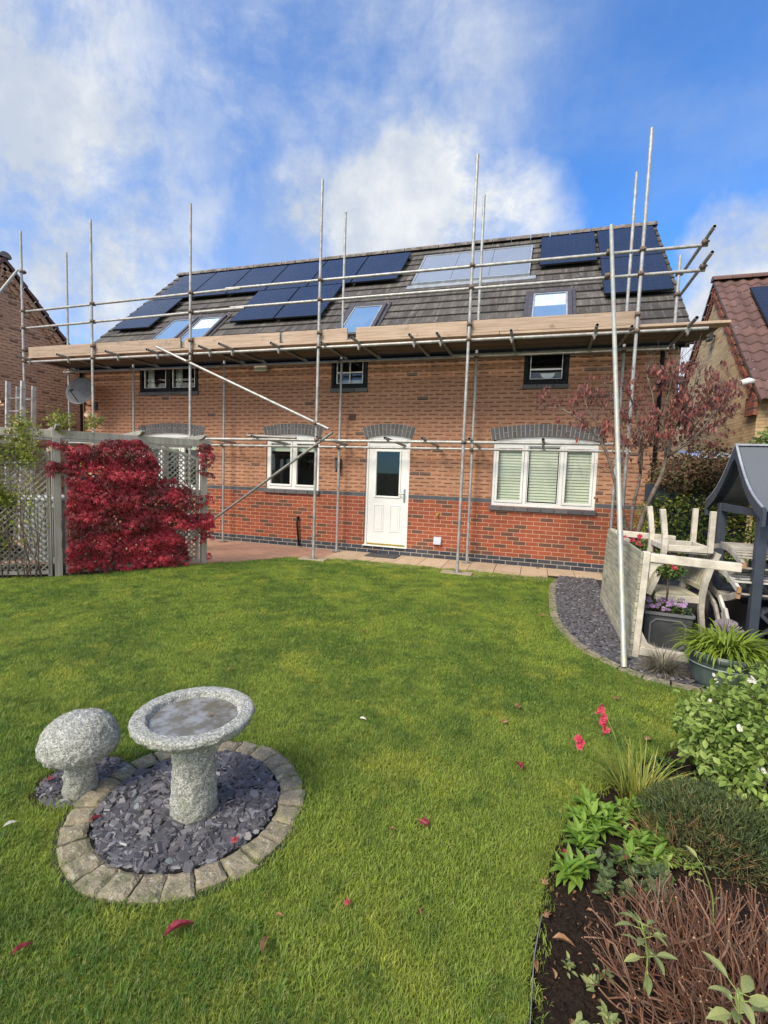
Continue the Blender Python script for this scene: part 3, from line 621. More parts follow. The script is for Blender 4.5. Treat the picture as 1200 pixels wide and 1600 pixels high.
# door
dx0, dx1 = .815, 1.712
hd = arch(dx0 - .035, dx1 + .035, 2.275, 2.345)
df = MB(); df.box(dx0, dx0 + .05, .028, .10, .165, 2.245); df.box(dx1 - .05, dx1, .028, .10, .165, 2.245); df.box(dx0 + .05, dx1 - .05, .028, .1, 2.19, 2.245)
df.polyxz([(dx1 - .001, 2.245), (dx0 + .001, 2.245)] + [(x, z) for x, z in hd if dx0 < x < dx1], .036, .09); df.box(dx0 - .01, dx1 + .01, -.03, .1, .14, .165)
door = df.build('door', M_WHITE, house, bevel=.004)
lf = MB(); a, b = dx0 + .054, dx1 - .054
gx0, gx1, gz0, gz1 = 1.03, 1.50, 1.15, 2.02
lf.box(a, gx0, .04, .085, .20, 2.186); lf.box(gx1, b, .04, .085, .20, 2.186); lf.box(gx0, gx1, .04, .085, .20, gz0); lf.box(gx0, gx1, .04, .085, gz1, 2.186)
leaf = lf.build('door_leaf', M_WHITE, door)
gf = MB(); rect(gf, gx0 - .035, gx1 + .035, gz0 - .035, gz1 + .035, .035, .024, .04); gf.build('glazing_frame', M_WHITE, door, bevel=.006)
for (p0, p1) in ((.99, 1.20), (1.33, 1.54)):
    q = MB(); rect(q, p0, p1, .44, .98, .022, .031, .0402); q.box(p0 + .035, p1 - .035, .033, .0402, .475, .945); q.build('door_panel', M_WHITE, door, bevel=.006)
g = MB(); g.add([(gx0, .06, gz0), (gx1, .06, gz0), (gx1, .06, gz1), (gx0, .06, gz1)], [(0, 1, 2, 3)]); g.build('pane', M_GLASS, door)
q = MB(); q.box(a, b, .012, .04, .17, .2); q.build('threshold_strip', M_GOLD, door)
q = MB(); q.box(b - .055, b - .022, .03, .04, 1.04, 1.30); q.tube([(b - .04, .03, 1.20), (b - .04, -.02, 1.20), (b - .15, -.02, 1.20)], .009, 8); q.build('handle', M_STEEL, door)
room(door, dx0 + .03, dx1 - .03, .16, 2.2)
# upper windows (black surrounds, sashes behind)
def win_up(x0, x1, divs, kind):
    z0, z1 = 3.25, 3.93; sill(x0 - .02, x1 + .02, z0 - .075, z0 - .002)
    fr = MB(); rect(fr, x0 - .035, x1 + .035, z0, z1, .07, -.012, .09)
    for x in divs: fr.box(x - .055, x + .055, -.01, .09, z0 + .07, z1 - .07)
    w = fr.build('window', M_BLACKP, house, bevel=.005)
    ed = [x0 + .035] + [q for x in divs for q in (x - .055, x + .055)] + [x1 - .035]
    for i in range(0, len(ed), 2):
        a, b = ed[i], ed[i + 1]; s = MB(); rect(s, a + .004, b - .004, z0 + .074, z1 - .074, .03, .02, .06); s.build('sash', M_BLACKP, w)
        q = MB(); rect(q, a + .036, b - .036, z0 + .098, z1 - .098, .012, .012, .05, .008)
        if kind == 'bath': q.box(a + .048, b - .048, .004, .03, 3.50, 3.525)
        if kind == 'stair': q.box(a + .048, b - .048, .012, .05, 3.55, 3.575); q.box((a + b) / 2 - .008, (a + b) / 2 + .008, .014, .05, z0 + .1, z1 - .1)
        q.build('bright_trim', M_WHITE, w)
        g = MB(); g.add([(a + .03, .055, z0 + .1), (b - .03, .055, z0 + .1), (b - .03, .055, z1 - .1), (a + .03, .055, z1 - .1)], [(0, 1, 2, 3)]); g.build('pane', M_GLASS, w)
        if kind == 'bed':
            cu = MB(); 
            for j in range(7): x = a + .04 + j * .022; cu.add([(x, .13 + .02 * (j % 2), z0 + .03), (x + .022, .13 + .02 * ((j + 1) % 2), z0 + .03), (x + .022, .13 + .02 * ((j + 1) % 2), z1), (x, .13 + .02 * (j % 2), z1)], [(0, 1, 2, 3)])
            cu.build('curtain', M_CURT, w)
    if kind == 'bath':
        q = MB(); c = ((x0 + x1) / 2 + .03); q.polyxz([(c + .12 * math.cos(t), 3.47 + .10 * math.sin(t)) for t in np.linspace(-math.pi, 0, 14)], .14, .15); q.build('basin', M_WHITE, w)
    if kind == 'stair':
        q = MB(); q.box(x0 + .05, x1 - .05, .3, .32, 3.30, 3.47); q.build('bannister', M_CURT, w)
    room(w, x0, x1, z0 + .02, z1, M_ROOM)
win_up(-4.72, -3.19, [-3.955], 'bed'); win_up(.06, .76, [], 'stair'); win_up(3.77, 4.45, [], 'bath')
# tiled roof: real stepped courses, front and back
def roof_slope(front=True):
    mb = MB(); n = 16; yb = -.16; L = RY - yb; x0, x1 = HX0 - .2, HX1 + .14
    for i in range(n):
        ya = yb + L * i / n - (.03 if i else 0); yc = yb + L * (i + 1) / n
        za, zc = Z0 + SL * ya, Z0 + SL * yc; x = x0 - (.33 * .5 if i % 2 else 0)
        while x < x1:
            a, b = max(x, x0), min(x + .33, x1)
            if b - a > .01:
                j = random.uniform(-.004, .004); g = .0025
                pr = [(ya, za + .040 + j), (yc, zc + .004), (yc, zc - .02), (ya, za - .004 + j)]
                vs = [(xx, yy if front else 2 * RY - yy, zz) for xx in (a + g, b - g) for yy, zz in pr]
                fs = [(0, 3, 2, 1), (4, 5, 6, 7), (0, 1, 5, 4), (1, 2, 6, 5), (2, 3, 7, 6), (3, 0, 4, 7)]
                if not front: fs = [f[::-1] for f in fs]
                ff = [f[::-1] for f in fs]; k_ = len(mb.mi); mb.add(vs, ff, 0, random.random()); mb.mi[k_ + 5] = 1   # dark butt edge: moss, plus the course shadow line put into the colour
            x += .33
    return mb
rf = roof_slope(True); r2 = roof_slope(False); rf.add(r2.v, r2.f)
M_BUTT = simple('shaded_mossy_tile_edge', (.018, .016, .013), 1, nscale=20, namt=.5)
a, b = HX0 - .19, HX1 + .13
for s in (0, 1):
    ye, zr = (-.14, 0) if s == 0 else (2 * RY + .14, 0)
    rf.add([(a, ye, Z0 + SL * -.14 - .03), (b, ye, Z0 + SL * -.14 - .03), (b, RY, RZ - .03), (a, RY, RZ - .03)], [(0, 1, 2, 3)], 0)
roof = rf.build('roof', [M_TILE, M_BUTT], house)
rd = MB(); x = HX0 - .21
while x < HX1 + .15:
    L = min(.44, HX1 + .16 - x); prof = [(.13 * math.cos(t), .10 * math.sin(t)) for t in np.linspace(-.15, math.pi + .15, 9)]
    vs = [(xx, RY + p, RZ + .0 + q) for xx in (x + .004, x + L - .004) for p, q in prof]; m_ = len(prof)
    rd.add(vs, [(i, i + 1, m_ + i + 1, m_ + i) for i in range(m_ - 1)] + [tuple(range(m_))[::-1], tuple(range(m_, 2 * m_))], 0, random.random()); x += .45
rd.build('ridge_tiles', M_RIDGE, roof)
fs = MB(); fs.box(HX0 - .15, HX1 + .1, -.075, -.05, 3.78, 3.93); fs.box(HX0 - .15, HX1 + .1, -.05, 0.0, 3.80, 3.815)
fs.build('fascia', M_BLACKP, house)
gt = MB(); gt.tube([(HX0 - .18, -.125, 3.86), (HX1 + .14, -.125, 3.86)], .05, 10); gt.build('gutter', M_BLACKP, house)
for X in (-6.46, 5.90):
    dp = MB(); dp.tube([(X, -.12, 3.82), (X, -.06, 3.70), (X, -.06, 0.02)], .034, 10)
    for z in (.5, 1.9, 3.2): dp.box(X - .05, X + .05, -.09, -.001, z, z + .03)
    dp.build('downpipe', M_BLACKP, house)
q = MB(); q.box(.43, .57, -.02, .02, 2.63, 2.75)
for i in range(5): q.box(.44, .56, -.03, -.021, 2.64 + i * .021, 2.652 + i * .021)
q.build('air_brick', M_TERRA, house)
q = MB(); q.add([(2.24, 0, .42), (2.40, 0, .42), (2.40, 0, .27), (2.24, 0, .27), (2.25, -.02, .415), (2.39, -.02, .415), (2.39, -.07, .28), (2.25, -.07, .28)], [(4, 5, 1, 0), (7, 6, 5, 4), (3, 2, 6, 7), (0, 3, 7, 4), (5, 6, 2, 1)]); q.build('wall_vent', simple('vent_grey', (.40, .44, .48), .5), house)
q = MB(); q.tube([(2.30, -.005, .86), (2.30, -.05, .86), (2.30, -.06, .80)], .012, 8); q.box(2.27, 2.33, -.012, 0, .84, .88); q.build('outside_tap', M_GOLD, house)
q = MB(); q.tube([(-.645, -.04, .60), (-.645, -.06, .5), (-.60, -.045, .02)], .022, 8); q.tube([(-.645, -.04, .60), (-.645, .0, .62)], .03, 8); q.build('waste_pipe', M_BLACKP, house)
# verge undercloak
for X in (HX0 - .17, HX1 + .09):
    v = MB(); v.bar((X + .02, -.12, Z0 - .11 - .055), (X + .02, RY, RZ - .055), .03, .06); v.build('verge_board', M_BLACKP, house)
# roof windows
NR = Vector((0, -SL, 1)).normalized(); DR = Vector((0, 1, SL)).normalized()
def rp(x, y, h=0.0):
    p = Vector((x, y, Z0 + SL * y + .02)) + NR * h; return p
def slab_on_roof(mb, x0, x1, y0, y1, h0, h1, mi=0, rnd=None):
    v = [rp(x, y, h) for h in (h0, h1) for x, y in ((x0, y0), (x1, y0), (x1, y1), (x0, y1))]
    mb.add([tuple(q) for q in v], [(0, 3, 2, 1), (4, 5, 6, 7), (0, 1, 5, 4), (1, 2, 6, 5), (2, 3, 7, 6), (3, 0, 4, 7)], mi, rnd)
def frame_on_roof(mb, x0, x1, y0, y1, w, h0, h1, mi=0):
    wy = w * .74
    slab_on_roof(mb, x0, x0 + w, y0, y1, h0, h1, mi); slab_on_roof(mb, x1 - w, x1, y0, y1, h0, h1, mi)
    slab_on_roof(mb, x0 + w, x1 - w, y0, y0 + wy, h0, h1, mi); slab_on_roof(mb, x0 + w, x1 - w, y1 - wy, y1, h0, h1, mi)
for i, (a, b) in enumerate(((-4.86, -4.10), (-4.05, -3.29), (-.05, .76), (3.72, 4.50))):
    f = MB(); frame_on_roof(f, a, b, .22, 1.24, .075, .0, .075); slab_on_roof(f, a - .07, b + .07, 1.24, 1.32, 0, .035); slab_on_roof(f, a - .07, a, .1, 1.24, 0, .03); slab_on_roof(f, b, b + .07, .1, 1.24, 0, .03)
    f.box(b - .02, b + .02, 1.25, 1.27, Z0 + SL * 1.25 + .06, Z0 + SL * 1.25 + .14)
    w = f.build('roof_window', M_VFR, roof, bevel=.005); w.name = 'roof_window'
    s = MB(); frame_on_roof(s, a + .078, b - .078, .28, 1.18, .03, .02, .06); s.build('sash', M_VSASH, w)
    g = MB(); slab_on_roof(g, a + .108, b - .108, .31, 1.15, .01, .045); g.build('pane', M_VGL, w)
    if i in (1, 3):
        g = MB(); slab_on_roof(g, a + .112, b - .112, .78, 1.13, .0452, .047); g.build('blind', M_BLIND, w)
# thermal collector, set into the roof
f = MB(); frame_on_roof(f, 1.10, 3.67, 1.92, 3.15, .035, .0, .07, 0); slab_on_roof(f, 1.0, 3.8, 1.80, 1.92, 0, .02)
th = f.build('solar_collector', M_SILV, roof); 
for k in range(3): g = MB(); x = 1.135 + k * .8333; slab_on_roof(g, x + .004, x + .829, 1.946, 3.124, .01, .055); g.build('collector_pane', M_THERM, th)
# solar panels
def pv_proto():
    return None
GP = 'black solar panels on the roof of the brick house'
def pv(x0, y0, lab, dx=0):
    t = thing('solar_panel', lab, 'solar panel', rp(x0 + .57, y0 + .6, .06), group=GP)
    L = 1.225; s = dx
    m = MB(); slab_on_roof(m, x0 + .006, x0 + 1.144, y0 + .005, y0 + L - .005, .085, .118); m.build('frame', M_PVF, t)
    g = MB(); slab_on_roof(g, x0 + .016, x0 + 1.134, y0 + .013, y0 + L - .013, .1182, .1195); g.build('glass', M_PV, t)
    for yy in (y0 + .25, y0 + .95): r = MB(); slab_on_roof(r, x0 - .03, x0 + 1.18, yy, yy + .03, .035, .085); r.build('rail', M_PVF, t)
tops = ['leftmost solar panel of the long top row', 'second solar panel from the left in the long top row', 'third solar panel from the left in the long top row', 'fourth solar panel of the long top row, above the left one of the lower pair', 'fifth solar panel of the long top row, above the right one of the lower pair', 'sixth solar panel, at the right end of the long top row near the silver collector']
for k in range(6): pv(-6.27 + k * 1.165, 2.10, tops[k])
pv(-6.40, .865, 'lone solar panel low at the left edge of the roof, beside the twin roof windows')
pv(-2.94, .865, 'left one of the two lower solar panels in the middle, above the toe board')
pv(-1.77, .865, 'right one of the two lower solar panels in the middle, left of a roof window')
pv(3.85, 2.12, 'single solar panel right of the silver collector, above the right-hand roof window')
pv(5.04, 2.14, 'upper solar panel at the right end of the roof, under the ridge')
pv(5.04, .91, 'lower solar panel at the right end of the roof, down by the verge')
# things fixed to the wall
t = thing('satellite_dish', 'dark grey oval satellite dish on a bracket at the left corner of the brick house', 'satellite dish', (-6.42, -.3, 3.1))
m = MB(); prof = [(r, .55 * r * r) for r in np.linspace(.001, .41, 9)]; cen = Vector((-5.98, -.42, 3.20)); ax = Vector((.12, -1, .28)).normalized(); Q = ax.to_track_quat('Z', 'Y').to_matrix()
vs = []; n_ = 28
for r, z in prof:
    for k in range(n_): a = 6.2832 * k / n_; vs.append(tuple(cen + Q @ Vector((r * math.cos(a) * .92, r * math.sin(a) * .8, z))))
m.add(vs, [(i * n_ + k, i * n_ + (k + 1) % n_, (i + 1) * n_ + (k + 1) % n_, (i + 1) * n_ + k) for i in range(8) for k in range(n_)], smooth=True); d_ = m.build('dish', M_DISH, t)
sl = d_.modifiers.new('thick', 'SOLIDIFY'); sl.thickness = .006
m = MB(); m.tube([cen - ax * .02, Vector((-6.1, -.25, 2.95)), Vector((-6.1, -.01, 2.95))], .018, 8); m.box(-6.18, -6.02, -.03, 0, 2.85, 3.05); m.build('bracket', M_DARKPL, t)
m = MB(); e = cen + ax * .38 + Vector((0, 0, -.12)); m.tube([cen + Q @ Vector((0, -.27, .05)) - Vector((0, 0, .0)), e], .010, 6); m.tube([e, e + Vector((-.02, .08, .03))], [.03, .022], 8); m.build('receiver_arm', M_DARKPL, t)
m = MB(); m.box(-1.71, -1.42, -.075, 0, 3.63, 3.81); m.box(-1.62, -1.5, -.081, -.075, 3.70, 3.72)
tag(m.build('alarm_box', M_CREAM, bevel=.02), 'cream alarm box under the eaves between the two left upper windows', 'alarm box')
t = thing('wall_lantern', 'black wall lantern between the small window and the white back door', 'wall light', (.24, 0, 1.6))
m = MB(); m.box(.19, .29, -.03, 0, 1.62, 1.86); m.box(.20, .28, -.14, -.03, 1.84, 1.87); m.box(.215, .265, -.12, -.07, 1.60, 1.63); m.build('body', M_BLACKP, t, bevel=.004)
m = MB(); m.box(.205, .275, -.125, -.055, 1.635, 1.835); m.build('glass', simple('smoked_glass', (.05, .05, .05), .1), t)
m = MB(); m.box(1.0, 1.62, -.46, -.06, .005, .018); tag(m.build('doormat', M_MAT, bevel=.004), 'flat dark mat on the paving slabs in front of the white back door', 'mat')

# ================================================================= NEIGHBOURS
def gable_house(name, label, xw, xo, yr, zr, half, mw, mt_roof, sgn, rake_m, slope=1.0, wave=True):
    """gable wall in plane x=xw, ridge runs along x to xo"""
    t = thing(name, label, 'house', (xw, yr, 0)); ze = zr - half * slope
    m = MB(); y0, y1 = yr - half + .12, yr + half - .12; zz = ze + .02
    ff = [(xw, y0, -.05), (xw, y0, zz), (xw, yr, zr - .12), (xw, y1, zz), (xw, y1, -.05)]; m.add(ff, [(0, 1, 2, 3, 4)])
    m.add([(xw, y0, -.05), (xo, y0, -.05), (xo, y0, zz), (xw, y0, zz)], [(0, 1, 2, 3)]); m.add([(xw, y1, -.05), (xo, y1, -.05), (xo, y1, zz), (xw, y1, zz)], [(3, 2, 1, 0)])
    m.add([(xo, y0, -.05), (xo, y0, zz), (xo, yr, zr - .12), (xo, y1, zz), (xo, y1, -.05)], [(4, 3, 2, 1, 0)])
    m.build('wall', mw, t)
    r = MB(); s = -1 if xo < xw else 1; xe = xw - s * .07
    ncol = int(abs(xo - xe) / .30); sub = 6; nrow = max(6, int(half * math.hypot(1, slope) / .33))
    for side in (-1, 1):
        for i in range(nrow):
            u0 = i / nrow; u1_ = (i + 1) / nrow; hh = half + .22
            ya, yb_ = yr + side * hh * (1 - u0), yr + side * hh * (1 - u1_); za, zb = zr - hh * slope * (1 - u0), zr - hh * slope * (1 - u1_)
            for c in range(ncol):
                vs = []; fsx = []; dz = random.uniform(-.003, .003); rr = random.random()
                for k in range(sub + 1):
                    xx = xe + s * (c + k / sub) * .30; w = (.032 * math.sin(math.pi * 2 * k / sub) if wave else 0)
                    vs += [(xx, ya, za + .045 + w + dz), (xx, yb_, zb + .005 + w), (xx, ya, za + .015 + w + dz)]
                for k in range(sub):
                    a = 3 * k; fsx += [(a, a + 3, a + 4, a + 1), (a + 2, a + 5, a + 3, a)]
                if c == 0: vs += [(xe, yb_, zb - .09), (xe, ya, za - .07)]; fsx.append((0, 1, len(vs) - 2, len(vs) - 1))
                r.add(vs, fsx, 0, rr)
    ro = r.build('roof', mt_roof, t)
    rg = MB(); x = xe - s * .03
    for i in range(int(abs(xo - xw) / .45)):
        xa = x + s * i * .45; xb = xa + s * .44; prof = [(.14 * math.cos(q), .11 * math.sin(q)) for q in np.linspace(-.2, math.pi + .2, 9)]
        vs = [(xx, yr + p, zr + .02 + q) for xx in (xa, xb) for p, q in prof]; rg.add(vs, [(k, k + 1, 10 + k, 9 + k) for k in range(8)] + [tuple(range(9))[::-1], tuple(range(9, 18))])
    rg.build('ridge_tiles', M_RIDGE if not wave or s < 0 else mt_roof, ro)
    # stepped corbel bricks along the rake
    k = MB(); L = half * math.hypot(1, slope); nb = int(L / .22)
    for side in (-1, 1):
        for i in range(nb):
            u = (i + .5) / nb; yc = yr + side * (half - .02) * u; zc = zr - .12 - half * slope * u
            d = Vector((0, side, -slope)).normalized(); nrm = Vector((0, side * slope, 1)).normalized()
            for row in range(2):
                off = .11 + row * .12 + (.035 if (i + row) % 2 else 0); c = Vector((xw - s * (.04 - row * .016), yc, zc)) - nrm * off
                k.bar(c - d * .105, c + d * .105, .03, .085, tuple(nrm), rnd=random.random())
    k.build('corbelled_verge', rake_m, t)
    return t
gable_house('brick_house', 'brown brick neighbouring house cut by the left edge, its gable behind the scaffold end', -8.5, -15.0, -.36, 6.45, 2.75, M_BRICKN, M_PAN, -1, M_BRICKN, .97)
nr = gable_house('brick_house', 'buff brick neighbouring house with wavy brown roof tiles, behind the hedge on the right', 8.5, 16.5, 6.87, 7.22, 3.62, M_BRICKY, M_PAN, 1, M_BRICKR, 1.0)
m = MB(); m.box(8.40, 8.47, 3.28, 3.75, 3.12, 3.52); m.build('box_eave', M_BRICKR, nr)
def on_n(x, y, h=0.0): return Vector((x, y, 7.22 - (6.87 - y))) + Vector((0, -.707, .707)) * h
t = thing('solar_panel', 'black solar panel on the brown tiled roof at the right edge', 'solar panel', on_n(10.3, 5.2, .1))
m = MB(); v = [on_n(x, y, h) for h in (.12, .16) for x, y in ((9.08, 4.95), (11.2, 4.95), (11.2, 6.3), (9.08, 6.3))]; m.add([tuple(q) for q in v], [(0, 3, 2, 1), (4, 5, 6, 7), (0, 1, 5, 4), (1, 2, 6, 5), (2, 3, 7, 6), (3, 0, 4, 7)]); m.build('frame', M_PVF, t)
m = MB(); v = [on_n(x, y, .162) for x, y in ((9.10, 4.97), (11.18, 4.97), (11.18, 6.28), (9.10, 6.28))]; m.add([tuple(q) for q in v], [(0, 1, 2, 3)]); m.build('glass', M_PV, t)
t = thing('floodlight', 'small floodlight with white lens high on the buff gable of the right-hand house', 'floodlight', (8.4, 6.6, 5.6))
m = MB(); m.box(8.30, 8.42, 6.42, 6.66, 5.52, 5.78); m.tube([(8.42, 6.54, 5.65), (8.5, 6.54, 5.65)], .03, 8); m.build('body', M_DARKPL, t, bevel=.01)
m = MB(); m.box(8.288, 8.30, 6.46, 6.64, 5.56, 5.74); m.build('lens', M_WHITE, t)
t = thing('security_camera', 'white security camera under the eave of the right-hand house', 'camera', (8.3, 3.9, 3.9))
m = MB(); m.tube([(8.42, 3.48, 3.86), (8.32, 3.44, 3.86), (8.16, 3.40, 3.81)], [.05, .07, .06], 12); m.build('body', M_WHITE, t)
m = MB(); m.tube([(8.161, 3.40, 3.811), (8.14, 3.394, 3.804)], .045, 12); m.build('lens', M_DARKPL, t)

# ================================================================= SCAFFOLD
scaf = thing('scaffold', 'galvanised tube scaffold with a timber working platform along the eaves of the brick house', 'scaffolding')
RT = .0242
def pipe(mb, a, b, r=RT, mi=0, sag=0):
    a, b = Vector(a), Vector(b); d = (b - a).normalized()
    mb.tube([a, b], r, 12, mi, cap=False)
    for p, s in ((a, 1), (b, -1)):
        ref = Vector((1, 0, 0)) if abs(d.x) < .8 else Vector((0, 1, 0)); U = (ref - d * ref.dot(d)).normalized(); S = d.cross(U)
        c = [(math.cos(2 * math.pi * k / 12), math.sin(2 * math.pi * k / 12)) for k in range(12)]
        o_ = [tuple(p + (U * x + S * y) * r) for x, y in c]; i_ = [tuple(p + (U * x + S * y) * r * .84) for x, y in c]; q_ = [tuple(p + d * s * .03 + (U * x + S * y) * r * .84) for x, y in c]
        mb.add(o_ + i_, [(k, (k + 1) % 12, 12 + (k + 1) % 12, 12 + k) for k in range(12)], mi)
        mb.add(i_ + q_, [(k, (k + 1) % 12, 12 + (k + 1) % 12, 12 + k) for k in range(12)] + [tuple(range(12, 24))], 1)
def tubepart(name, a, b, m=None, r=RT, label=None):
    mb = MB(); pipe(mb, a, b, r); o = mb.build(name, [m or M_GALV, M_HOLE], scaf)
    if label: o['label'] = label
    return o
XS = [-6.68, -4.755, -2.35, .32, 2.912, 5.295]
YO, YI = -1.25, -.2
for i, x in enumerate(XS):
    top = [6.44, 6.45, 6.45, 6.50, 6.50, 6.48][i]; lean = .01
    tubepart('standard', (x - .005, YO, .012), (x + .005, YO, top))
for i, x in enumerate(XS):
    tubepart('standard', (x + (.01 if x > 2 else 0), YI, .012), (x, YI, [6.46, 3.90, 3.90, 6.50, 6.47, 6.50][i]))
tubepart('standard', (6.005, YI, 3.72), (6.005, YI, 5.17))
for x, y in [(x, YO) for x in XS] + [(x, YI) for x in XS]:
    m = MB(); m.box(x - .075, x + .075, y - .075, y + .075, .028 if (y == YO and x in XS[3:5]) else .005, .034 if (y == YO and x in XS[3:5]) else .011); m.build('base_plate', M_GALVD, scaf)
# ledgers and guard rails
yl = YO + .055
for (x0, x1, z, y) in ((-6.78, -.6, 3.735, yl), (-.75, 6.20, 3.745, yl - .001), (-6.75, 2.62, 3.71, YI - .06), (2.5, 5.9, 3.735, YI - .11), (-6.75, 6.05, 3.74, YI + .06)):
    tubepart('ledger', (x0, y, z), (x1, y, z + .01))
for (x0, x1, z0, z1) in ((-6.80, -1.3, 4.80, 4.87), (-1.6, 6.11, 4.885, 4.87), (-6.80, -1.2, 4.45, 4.52), (-1.5, 6.10, 4.54, 4.54)):
    tubepart('guard_rail', (x0, YO + .053, z0), (x1, YO + .053, z1))
tubepart('guard_rail', (6.075, YO - .30, 4.95), (6.06, YI + .08, 4.90)); tubepart('guard_rail', (6.07, YO - .32, 4.62), (6.06, YI + .08, 4.575))
tubepart('guard_rail', (-6.64, YO - .12, 4.80), (-6.64, YI + .1, 4.80)) if False else None
tubepart('ledger', (-6.8, yl, 2.13), (.75, yl, 2.14)); tubepart('ledger', (.35, yl + .0005, 2.138), (5.6, yl, 2.145)); tubepart('ledger', (-6.75, YI - .05, 2.06), (5.5, YI - .05, 2.09))
tubepart('ledger', (-1.05, YO - .05, 2.20), (-.05, YO - .05, 2.17), M_GALVD)
# transoms carrying the boards
for x, ye in ((-6.55, -1.5), (-5.45, -1.47), (-4.13, -1.51), (-3.15, -1.49), (-1.94, -1.52), (-1.45, -1.6), (-.48, -1.48), (.42, -1.35), (1.05, -1.53), (2.02, -1.53), (2.46, -1.52), (3.57, -1.46), (4.75, -1.51), (5.22, -1.35), (5.95, -1.6)):
    tubepart('transom', (x, ye, 3.788), (x + random.uniform(-.03, .03), -.07, 3.788), M_GALVD)
for x in (-2.15, -.9, .42, 1.62, 2.26, 3.02, 4.12): tubepart('transom', (x, YO - random.uniform(.08, .2), 2.185), (x + .02, YI + .09, 2.13), M_GALVD)
# braces and rakers
tubepart('brace', (-3.08, YO - .055, 3.875), (.58, YO - .058, 2.33), label='upper diagonal brace falling to the right across the small window')
tubepart('brace', (-2.62, YO - .06, .02), (.66, YO - .075, 2.27), M_GALVD, label='dull lower brace rising to the right')
tubepart('raker', (4.87, -4.573, .012), (4.86, YO - .06, 5.21), M_GALVL, .026, label='pale raker tube standing on the slate chippings in front of everything')
tubepart('raker', (-6.70, YO - .06, 5.63), (-6.57, -3.7, 2.0), M_GALVL, label='raker at the far left end of the scaffold')
# couplers: one mesh, copied
def coupler():
    m = MB(); m.tube([(0, 0, -.03), (0, 0, .03)], .037, 10); m.tube([(-.03, .053, 0), (.03, .053, 0)], .037, 10); m.box(-.03, .03, .015, .045, -.03, .03); m.tube([(.036, -.02, 0), (.036, .085, 0)], .008, 6); m.box(.03, .05, -.02, -.005, -.012, .012)
    return m.build('coupler', M_RUSTY, scaf)
cp0 = coupler(); used = [False]
def cpl(x, y, z, rz=0):
    c = cp0 if not used[0] else cp0.copy()
    if used[0]: COL.objects.link(c); c.parent = scaf
    used[0] = True; c.location = (x, y, z); c.rotation_euler = (0, 0, rz)
for x in XS:
    for z in (4.87 if x > -1.4 else 4.80 + .0127 * (x + 6.8), 4.54 if x > -1.3 else 4.45 + .0125 * (x + 6.8), 3.745, 2.14): cpl(x, YO, z)
    cpl(x, YO, 3.98); cpl(x, YI, 3.73, math.pi); cpl(x, YI, 2.08, math.pi)
for x, y, z in ((6.06, YO, 4.89), (6.06, YO, 4.57), (6.005, YI, 4.57), (6.005, YI, 4.9), (.32, YO - .06, 2.43), (.32, YO - .06, 2.04), (-2.35, YO - .06, 3.57), (-6.68, YO, 5.62), (4.86, YO - .02, 4.87), (4.86, YO - .02, 4.54)): cpl(x, y, z)
def clip():
    m = MB(); m.tube([(0, -.022, -.05), (0, .022, -.05)], .033, 10); m.box(-.012, .012, -.028, .028, -.11, .03); m.tube([(0, 0, -.08), (0, 0, -.13)], .007, 6)
    return m.build('board_clip', M_GALVD, scaf)
k0 = clip(); first = True
for x in (-6.55, -5.45, -4.13, -3.15, -1.94, -1.45, -.48, 1.05, 2.02, 2.46, 3.57, 4.75, 5.95):
    c = k0 if first else k0.copy()
    if not first: COL.objects.link(c); c.parent = scaf
    first = False; c.location = (x, yl, 3.785)
# deck boards and toe boards
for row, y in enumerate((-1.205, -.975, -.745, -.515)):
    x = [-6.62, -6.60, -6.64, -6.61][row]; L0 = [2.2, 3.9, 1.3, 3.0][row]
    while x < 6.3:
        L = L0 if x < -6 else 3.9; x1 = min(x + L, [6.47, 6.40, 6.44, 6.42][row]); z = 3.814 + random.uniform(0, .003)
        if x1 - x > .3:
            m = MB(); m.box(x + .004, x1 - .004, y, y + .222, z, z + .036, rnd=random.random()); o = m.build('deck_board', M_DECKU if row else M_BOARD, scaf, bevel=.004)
        x = x1
for (a, b, z, t) in ((-6.60, -2.62, 3.853, .022), (-2.52, -.47, 3.853, .0), (-.40, .83, 3.853, .006), (.99, 2.87, 3.855, .0), (2.88, 5.34, 3.855, 0)):
    m = MB(); m.bar((a, YO + .062 + .005, z + .098), (b, YO + .066 + .005, z + .098 + t * .3), .036, .195, rnd=random.random()); m.build('toe_board', M_BOARD, scaf, bevel=.004)
m = MB(); m.box(5.31, 5.345, -1.16, -.25, 3.86, 4.06); m.build('toe_board', M_BOARD, scaf, bevel=.003)
for x in (-2.57, -.435):
    m = MB(); m.box(x - .09, x + .09, YO + .088, YO + .10, 3.88, 4.0 if x < -1 else 4.05); m.build('board_joint_plate', M_GALVD, scaf)
for i, (x, a) in enumerate(((.32, .03), (2.912, -.02))):
    m = MB(); m.box(-.26, .24, -.11, .11, 0.004, .028, rnd=.3)
    if i: m.box(.10, .36, -.16, -.02, -.004, .003, rnd=.7)
    o = m.build('sole_board', M_SLAB if False else wood('sole_timber', (.30, .25, .18), (.42, .36, .26)), bevel=.004); o.location = (x, YO, 0); o.rotation_euler = (0, 0, a)
    tag(o, ['flat timber sole board under the scaffold pole left of the white door', 'timber sole board under the scaffold pole between the white door and the wide window'][i], 'sole board')

